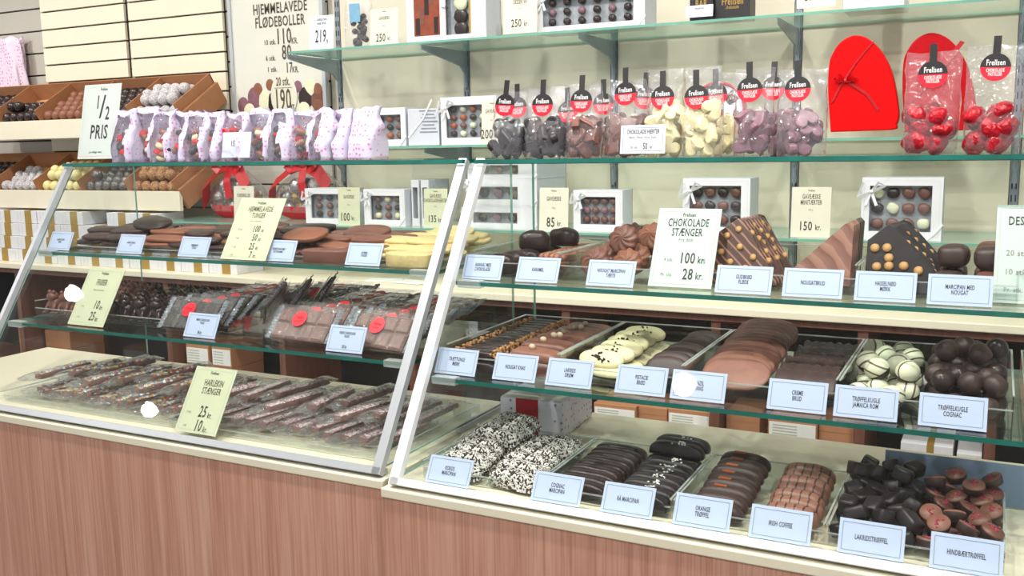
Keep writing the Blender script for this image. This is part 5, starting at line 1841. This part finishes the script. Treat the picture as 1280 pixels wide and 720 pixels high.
# ------------------------------------------------------------------ round wrapped gifts with red ribbons on the lower wall shelf
for (a, b, tp, tx, kinds) in ((256, 322, 205, 'left of two', ('foil_silver', 'milk_choc', 'foil_silver')), (336, 426, 205, 'right of two', ('foil_silver', 'foil_gold', 'coconut_ball', 'dark_choc'))):
    p0, p1 = P(a, 270, 'y', 3.22), P(b, 270, 'y', 3.22)
    w = p1.x - p0.x
    o = thing('wrapped_gift', 'clear wrapped basket of foil balls with red ribbon, %s' % tx, 'wrapped gift', ((p0.x + p1.x) / 2, 3.275, LOW), group='red ribboned gifts')
    r = w / 2 * 0.96
    ky = 0.075 / r
    prof = [(0, 0.003), (r * 0.6, 0.0), (r * 0.9, 0.02), (r, 0.06), (r * 1.02, 0.062), (r * 0.92, 0.03), (r * 0.6, 0.01), (0, 0.01)]
    link('basket', MB().lathe(prof, 28).mesh('basket', 'dark_red'), o, M=TR((0, 0, 0), (0, 0, 0), (1, ky, 0.9)))
    q = random.Random(int(a))
    for k in range(21):
        m = kinds[k % len(kinds)]
        t = k * 2.4
        rad = r * 0.62 * math.sqrt(((k % 7) + 0.5) / 7)
        link('foil_ball', cached(('fb', m), lambda: MB().se(0.033, 0.033, 0.033, 1, 1, 16, 12, jit=0.002).mesh('foil_ball', m)), o,
             (rad * math.cos(t) * (1.25 if k < 14 else 0.7), 0.8 * ky * rad * math.sin(t) - 0.005, 0.045 + 0.05 * (k // 7)), (k, k, 0))
    wrap = [(r * 1.0, 0.03), (r * 1.06, 0.09), (r * 0.85, 0.15), (r * 0.45, 0.20), (r * 0.14, 0.235), (r * 0.2, 0.25), (r * 0.5, 0.30)]
    wm_ = MB().lathe(wrap, 36, ridge=lambda t, z: 1 + 0.07 * math.sin(11 * t + z * 40) + 0.03 * math.sin(23 * t))
    link('clear_wrapper', wm_.mesh('clear_wrapper', 'cello_wrap'), o, M=TR((0, 0, 0), (0, 0, 0), (1, ky, 1)))
    rb = MB()
    rb.strip([(-r * 0.95, -0.05, 0.06), (-r * 0.78, -0.075, 0.15), (-r * 0.25, -0.05, 0.225), (0.0, -0.03, 0.235)], (0.004, 0.045, 0.05), 0.002)
    rb.strip([(0.0, -0.03, 0.235), (r * 0.45, -0.06, 0.21), (r * 0.8, -0.075, 0.14), (r * 0.72, -0.085, 0.09)], (0.004, 0.045, 0.05), 0.002)
    rb.strip([(0.0, -0.04, 0.235), (r * 0.1, -0.085, 0.16), (r * 0.22, -0.09, 0.09)], (0.04, 0, 0.01), 0.002)
    for s in (-1, 1):
        rb.strip([(0, -0.035, 0.235), (0.05 * s, -0.06, 0.265), (0.085 * s, -0.06, 0.235), (0.05 * s, -0.06, 0.205), (0, -0.035, 0.23)], (0, 0.02, 0.026), 0.002)
    rb.se(0.02, 0.016, 0.02, 1, 1, 10, 8, T=TR((0, -0.042, 0.235)))
    link('red_ribbon', rb.mesh('red_ribbon', 'ribbon_red'), o)

# ------------------------------------------------------------------ sloping cardboard trays of round chocolates, left of the poster
def sloped_tray(label, tilt, zf, yf, x0, divx, xr, length, wall, key):
    M = Matrix.Translation((0, yf, zf)) @ Matrix.Rotation(tilt, 4, 'X')
    o = thing('sloped_tray', label, 'tray', group='sloping cardboard trays', M=M)
    xm, w = (x0 + xr) / 2, xr - x0
    link('tray_floor', MB().box((xm, length / 2, 0.003), (w, length, 0.006)).mesh('tray_floor', 'kraft_inside'), o)
    link('back_wall', MB().box((xm, length - 0.003, wall / 2 + 0.006), (w, 0.006, wall)).mesh('back_wall', 'cardboard'), o)
    for x in (x0 + 0.003, xr - 0.003):
        link('side_wall', MB().box((x, length / 2, wall / 2 + 0.006), (0.006, length, wall), bev=0.001).mesh('side_wall', 'cardboard'), o)
    for x in divx:
        link('divider', MB().box((x, length / 2, wall / 2 + 0.004), (0.005, length - 0.012, wall - 0.004)).mesh('divider', 'cardboard'), o)
    # cream front board and end board of the rack that carries it
    link('front_board', MB().box((xm, -0.012, -0.012), (w + 0.03, 0.02, 0.088), T=Matrix.Rotation(-tilt, 4, 'X'), bev=0.002).mesh('front_board', 'slat_cream'), o)
    link('end_board', MB().box((xr + 0.012, length / 2, -0.005), (0.018, length, 0.10), bev=0.002).mesh('end_board', 'cardboard'), o)
    link('rack_board', MB().box((xm, length / 2, -0.012), (w, length, 0.018)).mesh('rack_board', 'slat_cream'), o)
    return M


def balls(M, xa, xb, n, rows, cols, r, m, label, group, y0=0.043):
    """rows of round chocolates resting against each other on the slope, a second layer near the front"""
    me = cached(('ball', m, round(r, 4)), lambda: MB().se(r, r, r * 0.94, 0.95, 1, 14, 10, jit=0.0012).mesh('round_chocolate', m))
    w = xb - xa - 0.014 - 2 * r
    p = w / (cols - 0.5)
    k = 0
    for lay, (nr, nc, off, hh) in enumerate(((rows, cols, 0.0, r * 0.97), (max(1, rows - 2), cols - 1, 0.5, r * 2.66))):
        for j in range(nr):
            for i in range(nc):
                if k >= n:
                    return
                x = xa + 0.007 + r + p * (i + (0.5 if (j + lay) % 2 else 0.0) + (0.25 if lay else 0))
                q = M @ Vector((min(x, xb - 0.007 - r), y0 + p * (0.86 * j + off) + jit(0.001), 0.0098 + hh))
                thing('round_chocolate', '%s, %s layer, %s row, %s from the left' % (label, ('lower', 'upper')[lay], ORD[j], ORD[i]), 'chocolate', q, (jit(0.5), jit(0.5), jit(3)), group, me)
                k += 1


YF = 3.105
zf = P(0, 161, 'y', YF).z
bk = P(278, 95, 'y', 3.36)
XR = bk.x
dz = bk.z - zf
wall = 0.085
ln = 0.42
tl = math.atan2(dz - wall * 0.8, 0.225)
ln = 0.225 / math.cos(tl)
dvx = [XR - 0.306 * k for k in (4, 3, 2, 1)]
M1 = sloped_tray('upper sloping cardboard tray of round chocolates in five compartments', tl, zf, YF, XR - 1.53, dvx, XR, ln, wall, 'u')
ed = [XR - 1.53] + dvx + [XR]
fill1 = [(26, 'dark_choc', 'dark round, leftmost compartment, upper sloping tray', 'dark rounds, upper tray, first compartment', 5),
         (17, 'dark_choc', 'dark round, second compartment, upper sloping tray', 'dark rounds, upper tray, second compartment', 3),
         (22, 'milk_warm', 'light brown round, middle compartment, upper sloping tray', 'light brown rounds', 5),
         (26, 'dark_choc', 'dark round, fourth compartment, upper sloping tray', 'dark rounds, upper tray, fourth compartment', 5),
         (38, 'coconut_ball', 'whitish flecked round, rightmost compartment, upper sloping tray', 'whitish rounds, upper tray', 7)]
for i, (n, m, lb, gp, rows_) in enumerate(fill1):
    balls(M1, ed[i], ed[i + 1], n, min(rows_, 5), 5, 0.0262, m, lb, gp)
zf2 = P(0, 245, 'y', YF).z
XR2 = P(226, 249, 'y', YF).x
M2 = sloped_tray('lower sloping cardboard tray of round chocolates seen through the left case', tl * 0.92, zf2, YF, XR2 - 1.62, [XR2 - 0.31 * k for k in (4, 3, 2, 1)], XR2, ln, wall, 'l')
ed = [XR2 - 1.55] + [XR2 - 0.31 * k for k in (4, 3, 2, 1)] + [XR2]
fill2 = [(26, 'dark_choc', 'dark round, leftmost compartment, lower sloping tray', 'dark rounds, lower tray', 6),
         (17, 'coconut_ball', 'greyish white round, second compartment, lower sloping tray', 'greyish rounds, lower tray', 4),
         (32, 'cream_yellow', 'pale yellow round, middle compartment, lower sloping tray', 'yellow rounds, lower tray', 7),
         (26, 'foil_silver', 'dark silvery round, fourth compartment, lower sloping tray', 'silvery rounds, lower tray', 5),
         (32, 'nut_ball', 'nut coated round, rightmost compartment, lower sloping tray', 'nut coated rounds, lower tray', 7)]
mat('cream_yellow', (232, 222, 160), 0.5, vary=0.1)
mat('foil_dark', (120, 114, 116), 0.3, 0.4, vary=0.4, scale=40, bump=0.5)
for i, (n, m, lb, gp, rows_) in enumerate(fill2):
    balls(M2, ed[i], ed[i + 1], n, min(rows_, 5), 5, 0.0262, 'foil_dark' if m == 'foil_silver' else m, lb, gp)

# pink dotted wrapping bundle at the left edge
pb = P(16, 130, 'y', 3.33)
mb = MB()
q = random.Random(8)
n, m = 40, 14
vs, fs = [], []
for i in range(m + 1):
    for j in range(n):
        t = 2 * math.pi * j / n
        k = 1 + 0.12 * math.sin(7 * t + 0.4 * i) + 0.05 * math.sin(13 * t)
        z = 0.30 * i / m
        vs.append((0.135 * k * math.cos(t) * (1 - 0.08 * (i / m)), 0.028 * k * math.sin(t), z + (0.012 * math.sin(5 * t) if i == m else 0)))
for i in range(m):
    for j in range(n):
        k = (j + 1) % n
        fs.append((i * n + j, i * n + k, i * n + n + k, i * n + n + j))
fs += [tuple(range(n))[::-1], tuple(m * n + j for j in range(n))]
thing('wrapping_bundle', 'pleated pink dotted wrapping paper bundle hanging at the left edge', 'wrapping paper', (P(12, 130, 'y', 3.34).x, 3.352, P(16, 122, 'y', 3.34).z), me=mb.add(vs, fs, 0, True).mesh('wrapping_bundle', 'dotted_pink'))

# white boxes with a gold band stacked on the back counter
gb = {}


def banded_box(w, d, h):
    mb = MB()
    mb.box((0, d / 2, h / 2), (w, d, h), 0, bev=0.0015)
    mb.box((w * 0.12, d / 2, h / 2), (w * 0.30, d + 0.0016, h + 0.0012), 1)
    mb.box((-w * 0.22, -0.0004, h / 2), (0.001, 0.0008, h * 0.9), 2)
    mb.box((-w * 0.36, -0.0004, h / 2), (0.001, 0.0008, h * 0.9), 2)
    return mb.mesh('banded_box', ['box_white', 'gold_band', 'box_side'])


xs0 = P(-10, 320, 'y', 3.02).x
xs1 = P(330, 345, 'y', 3.02).x
bw = (P(131, 335, 'y', 3.02).x - P(101, 333, 'y', 3.02).x)
bh = (P(0, 263, 'y', 3.02).z - BZ) / 4.0
me = banded_box(bw * 0.985, 0.16, bh * 0.97)
nb = int((xs1 - xs0) / bw)
TIER = ['bottom', 'second', 'third', 'top']
for lv in range(4):
    for i in range(nb):
        x = xs0 + bw * (i + 0.5) + (0.012 if lv in (1, 2) else 0) + jit(0.002)
        if lv >= 2 and x > -3.38 or lv == 3 and (4 <= i <= 4 or i > 8):
            continue
        if lv == 2 and i > 9:
            continue
        if lv == 1 and i > 11:
            continue
        thing('banded_box', 'white box with a gold band, %s row of the stack, %s from the left' % (TIER[lv], ORD[i] if i < 18 else 'last'), 'gift box', (x, 3.02 + jit(0.004) + 0.01 * lv, BZ + 0.0005 + bh * lv), (0, 0, jit(0.02)), 'gold banded boxes', me)

# poster in its frame
mat('poster_paper', (222, 222, 212), 0.5, vary=0.03, scale=6)
pz0 = P(300, 160, 'y', 3.385).z
px0, px1 = P(291, 80, 'y', 3.385).x, P(408, 60, 'y', 3.385).x
pw, phh = px1 - px0, 0.72
o = thing('framed_poster', 'tall framed poster with cream puff prices on the wall above the left case', 'poster', ((px0 + px1) / 2, 3.375, pz0), (0, 0, 0))
fr = MB()
for cx, cz, dx, dz_ in ((0, 0.008, pw, 0.016), (0, phh - 0.008, pw, 0.016), (-pw / 2 + 0.009, phh / 2, 0.018, phh), (pw / 2 - 0.009, phh / 2, 0.018, phh)):
    fr.box((cx, 0.004, cz), (dx, 0.022, dz_), 0, bev=0.001)
link('frame', fr.mesh('frame', 'alu'), o)
link('print', MB().box((0, 0.004, phh / 2), (pw - 0.03, 0.006, phh - 0.03)).mesh('print', 'poster_paper'), o)


def pp(x, y):
    a = P(x, y, 'y', 3.373)
    return a.x - (px0 + px1) / 2, a.z - pz0


def ptext(s, x, y, hpx, ink='ink_brown', nr=0.55, al=N):
    a, b = pp(x, y)
    text(s, o, a, b, hpx / FPX * 4.45 * 1.12, ink, nr * 1.28, al, y=-0.0005)


ptext('HJEMMELAVEDE', 349, 10, 12, nr=0.60)
ptext('FLØDEBOLLER', 349, 27, 12, nr=0.60)
for tx, x, y, s_, nr in (('110', 354, 46, 18, 0.55), ('KR.', 368, 51, 7, 0.6), ('10 stk.', 337, 53, 6, 0.7), ('80', 358, 66, 17, 0.55), ('KR.', 370, 71, 7, 0.6), ('6 stk.', 338, 73, 6, 0.7), ('17', 361, 85, 12, 0.55), ('KR.', 369, 87, 7, 0.6), ('1 stk.', 340, 87, 6, 0.7)):
    ptext(tx, x, y, s_, nr=nr)
pm = MB()
mats_ = ['dark_choc', 'milk_choc', 'ivory_choc', 'ruby', 'milk_warm', 'label_white']
for i, (x, y, r_, k) in enumerate([(304, 132, 9, 3), (318, 122, 11, 3), (330, 125, 10, 2), (322, 112, 7, 4), (337, 106, 6, 4), (344, 128, 12, 0), (382, 122, 11, 0), (388, 110, 9, 2), (398, 124, 11, 1), (404, 112, 7, 4), (372, 108, 6, 3), (408, 130, 8, 4), (312, 140, 9, 2), (360, 138, 10, 1), (380, 138, 9, 2)]):
    a, b = pp(x, y)
    if a > pw / 2 - 0.05:
        a = pw / 2 - 0.05
    rr_ = r_ / FPX * 4.45
    pm.se(rr_, 0.0012, rr_ * 1.15, 1, 1, 20, 8, k, T=TR((a, -0.0002 - 0.0001 * i, b)))
link('printed_picture', pm.mesh('printed_picture', mats_), o)
a, b = pp(355, 120)
rr_ = 20 / FPX * 4.45
stk = link('oval_sticker', MB().se(rr_, 0.0015, rr_ * 1.3, 1, 1, 32, 10, 0).mesh('oval_sticker', 'card_cream'), o, (a, -0.003, b))
text('20 stk.', stk, 0.0, 0.062, 0.042, 'ink_brown', 0.6, y=-0.0022)
text('190', stk, -0.006, -0.02, 0.105, 'ink_brown', 0.55, y=-0.0022)
text('kr.', stk, 0.05, -0.045, 0.035, 'ink_brown', 0.6, y=-0.0022)
link('rule', MB().box((0, -0.002, 0.036), (0.1, 0.0006, 0.003)).mesh('rule', 'ink_pale'), stk)

# cardboard cartons on the low shelf of the back counter
DIVS = [P(px, 390, 'y', BY + 0.03).x for px in (25, 209, 350, 513, 707, 895, 1080, 1247)]
CARTONS = [(22, 54, 404, 3.08, 'wide, at the left end'), (56, 86, 412, 3.08, 'beside the leftmost'), (232, 260, 428, 3.03, 'white ended, behind the dark bars'), (264, 288, 430, 3.03, 'beside the white ended one'),
           (742, 795, 503, 3.03, 'white labelled, behind the pistachio card'), (798, 834, 507, 3.05, 'right of the pistachio card'), (835, 888, 510, 3.03, 'white labelled, behind the Brazil card'), (890, 950, 512, 3.05, 'plain, behind the Creme card'),
           (960, 1022, 520, 3.03, 'white labelled, under the Creme card'), (1024, 1080, 527, 3.05, 'plain, under the Jamaica card')]
for i, (a, b, tp, y, tx) in enumerate(CARTONS):
    p0, p1 = P(a, tp, 'y', y), P(b, tp, 'y', y)
    z1 = p0.z
    xa_, xb_ = p0.x, p1.x
    for dx_ in DIVS:
        if xa_ - 0.023 < dx_ < xb_ + 0.023:
            if dx_ - xa_ > xb_ - dx_:
                xb_ = dx_ - 0.023
            else:
                xa_ = dx_ + 0.023
    p0.x, p1.x = xa_, xb_
    zz = 0.4125
    nst = 2
    hh = (z1 - zz) / nst
    for s_ in range(nst):
        mb = MB()
        w = p1.x - p0.x
        mb.box((0, 0.1, hh / 2), (w, 0.2, hh - 0.001), 0, bev=0.002)
        mb.box((0, -0.0003, hh * 0.62), (w * 0.98, 0.0008, 0.002), 2)
        mb.box((0, -0.0003, hh * 0.8), (0.002, 0.0008, hh * 0.36), 2)
        o = thing('carton', '%s carton %s, %s in its stack' % ('brown cardboard', tx, ('lower', 'upper')[s_]), 'cardboard box', ((p0.x + p1.x) / 2, y, zz + hh * s_), (0, 0, jit(0.02)), 'cardboard cartons', mb.mesh('carton', ['cardboard_box', 'paper_white', 'cardboard']))
        if 'white' in tx:
            lb_ = MB().box((0, -0.0012, hh * 0.45), (w * 0.94, 0.0016, hh * 0.7), 0)
            for k in range(5):
                lb_.box((-w * 0.15, -0.0022, hh * (0.2 + 0.12 * k)), (w * 0.5, 0.0006, 0.004), 1)
            link('paper_label', lb_.mesh('paper_label', ['paper_white', 'line_pale']), o)
# white boxes lying on the low shelf behind the blue sheet
for i, (a, b, tp, tx) in enumerate([(1126, 1192, 552, 'with a gold band, left of two'), (1196, 1262, 566, 'lying flat, right of two')]):
    p0, p1 = P(a, tp, 'y', 3.05), P(b, tp, 'y', 3.05)
    z1 = p0.z
    if i == 1:
        p1.x = min(p1.x, min(d for d in DIVS if d > p0.x) - 0.018)
    mb = MB()
    w = p1.x - p0.x
    mb.box((0, 0.1, (z1 - 0.4125) / 2), (w, 0.2, z1 - 0.4125), 0, bev=0.002)
    if i == 0:
        mb.box((0.01, 0.1, (z1 - 0.4125) / 2), (0.02, 0.2016, z1 - 0.4125 + 0.0012), 1)
    thing('white_carton', 'white box %s behind the blue grey sheet' % tx, 'gift box', ((p0.x + p1.x) / 2, 3.05, 0.4125), (0, 0, 0), 'white boxes on the low shelf', mb.mesh('white_carton', ['box_white', 'gold_band']))

# patterned box with a red band standing on the right counter
p0 = P(626, 536, 'z', ZT)
yb = 1.72
a, b = P(627, 540, 'y', yb), P(702, 548, 'y', yb)
w, h, d = b.x - a.x, P(640, 497, 'y', yb).z - ZT - 0.001, 0.19
mb = MB()
mb.box((0, d / 2, h / 2), (w, d, h), 0, bev=0.002)
mb.box((-w * 0.06, d / 2, h / 2), (w * 0.36, d + 0.0016, h + 0.0014), 1)
mb.box((0, d / 2, h + 0.0009), (w * 0.98, d * 0.98, 0.0006), 2)
thing('patterned_box', 'white dotted gift box with a red band behind the coconut logs', 'gift box', ((a.x + b.x) / 2, yb, ZT + 0.0008), (0, 0, 0.06), None, mb.mesh('patterned_box', ['dotted_box', 'dark_red', 'paper_white']))

# blue grey plastic sheet at the back of the truffle tray
a, b = P(1107, 562, 'y', 1.69), P(1290, 583, 'y', 1.69)
hz = a.z - ZT - 0.001
sh = MB().box((0.29, 0, hz / 2), (0.58, 0.003, hz), 0)
thing('plastic_sheet', 'blue grey plastic sheet standing behind the truffle tray', 'plastic sheet', (a.x, 1.69, ZT + 0.0008), (0, 0, 0), None, sh.mesh('plastic_sheet', 'blue_sheet'))

# a folded clear plastic strip and the paper on the back counter
for i, (x, y, w_) in enumerate(((470, 352, 'left'), (505, 355, 'right'))):
    p = P(x, y, 'z', BZ + 0.002)
    thing('paper_sheet', 'white paper lying on the back counter, %s of two' % w_, 'paper', (p.x, p.y + 0.06, BZ + 0.0008 + 0.001 * i), (0, 0, 0.3 - 0.4 * i), 'papers on the back counter', MB().box((0, 0, 0.0006), (0.14, 0.1, 0.0012)).mesh('paper_sheet', 'paper_white'))
p = P(8, 432, 'z', 0.86)
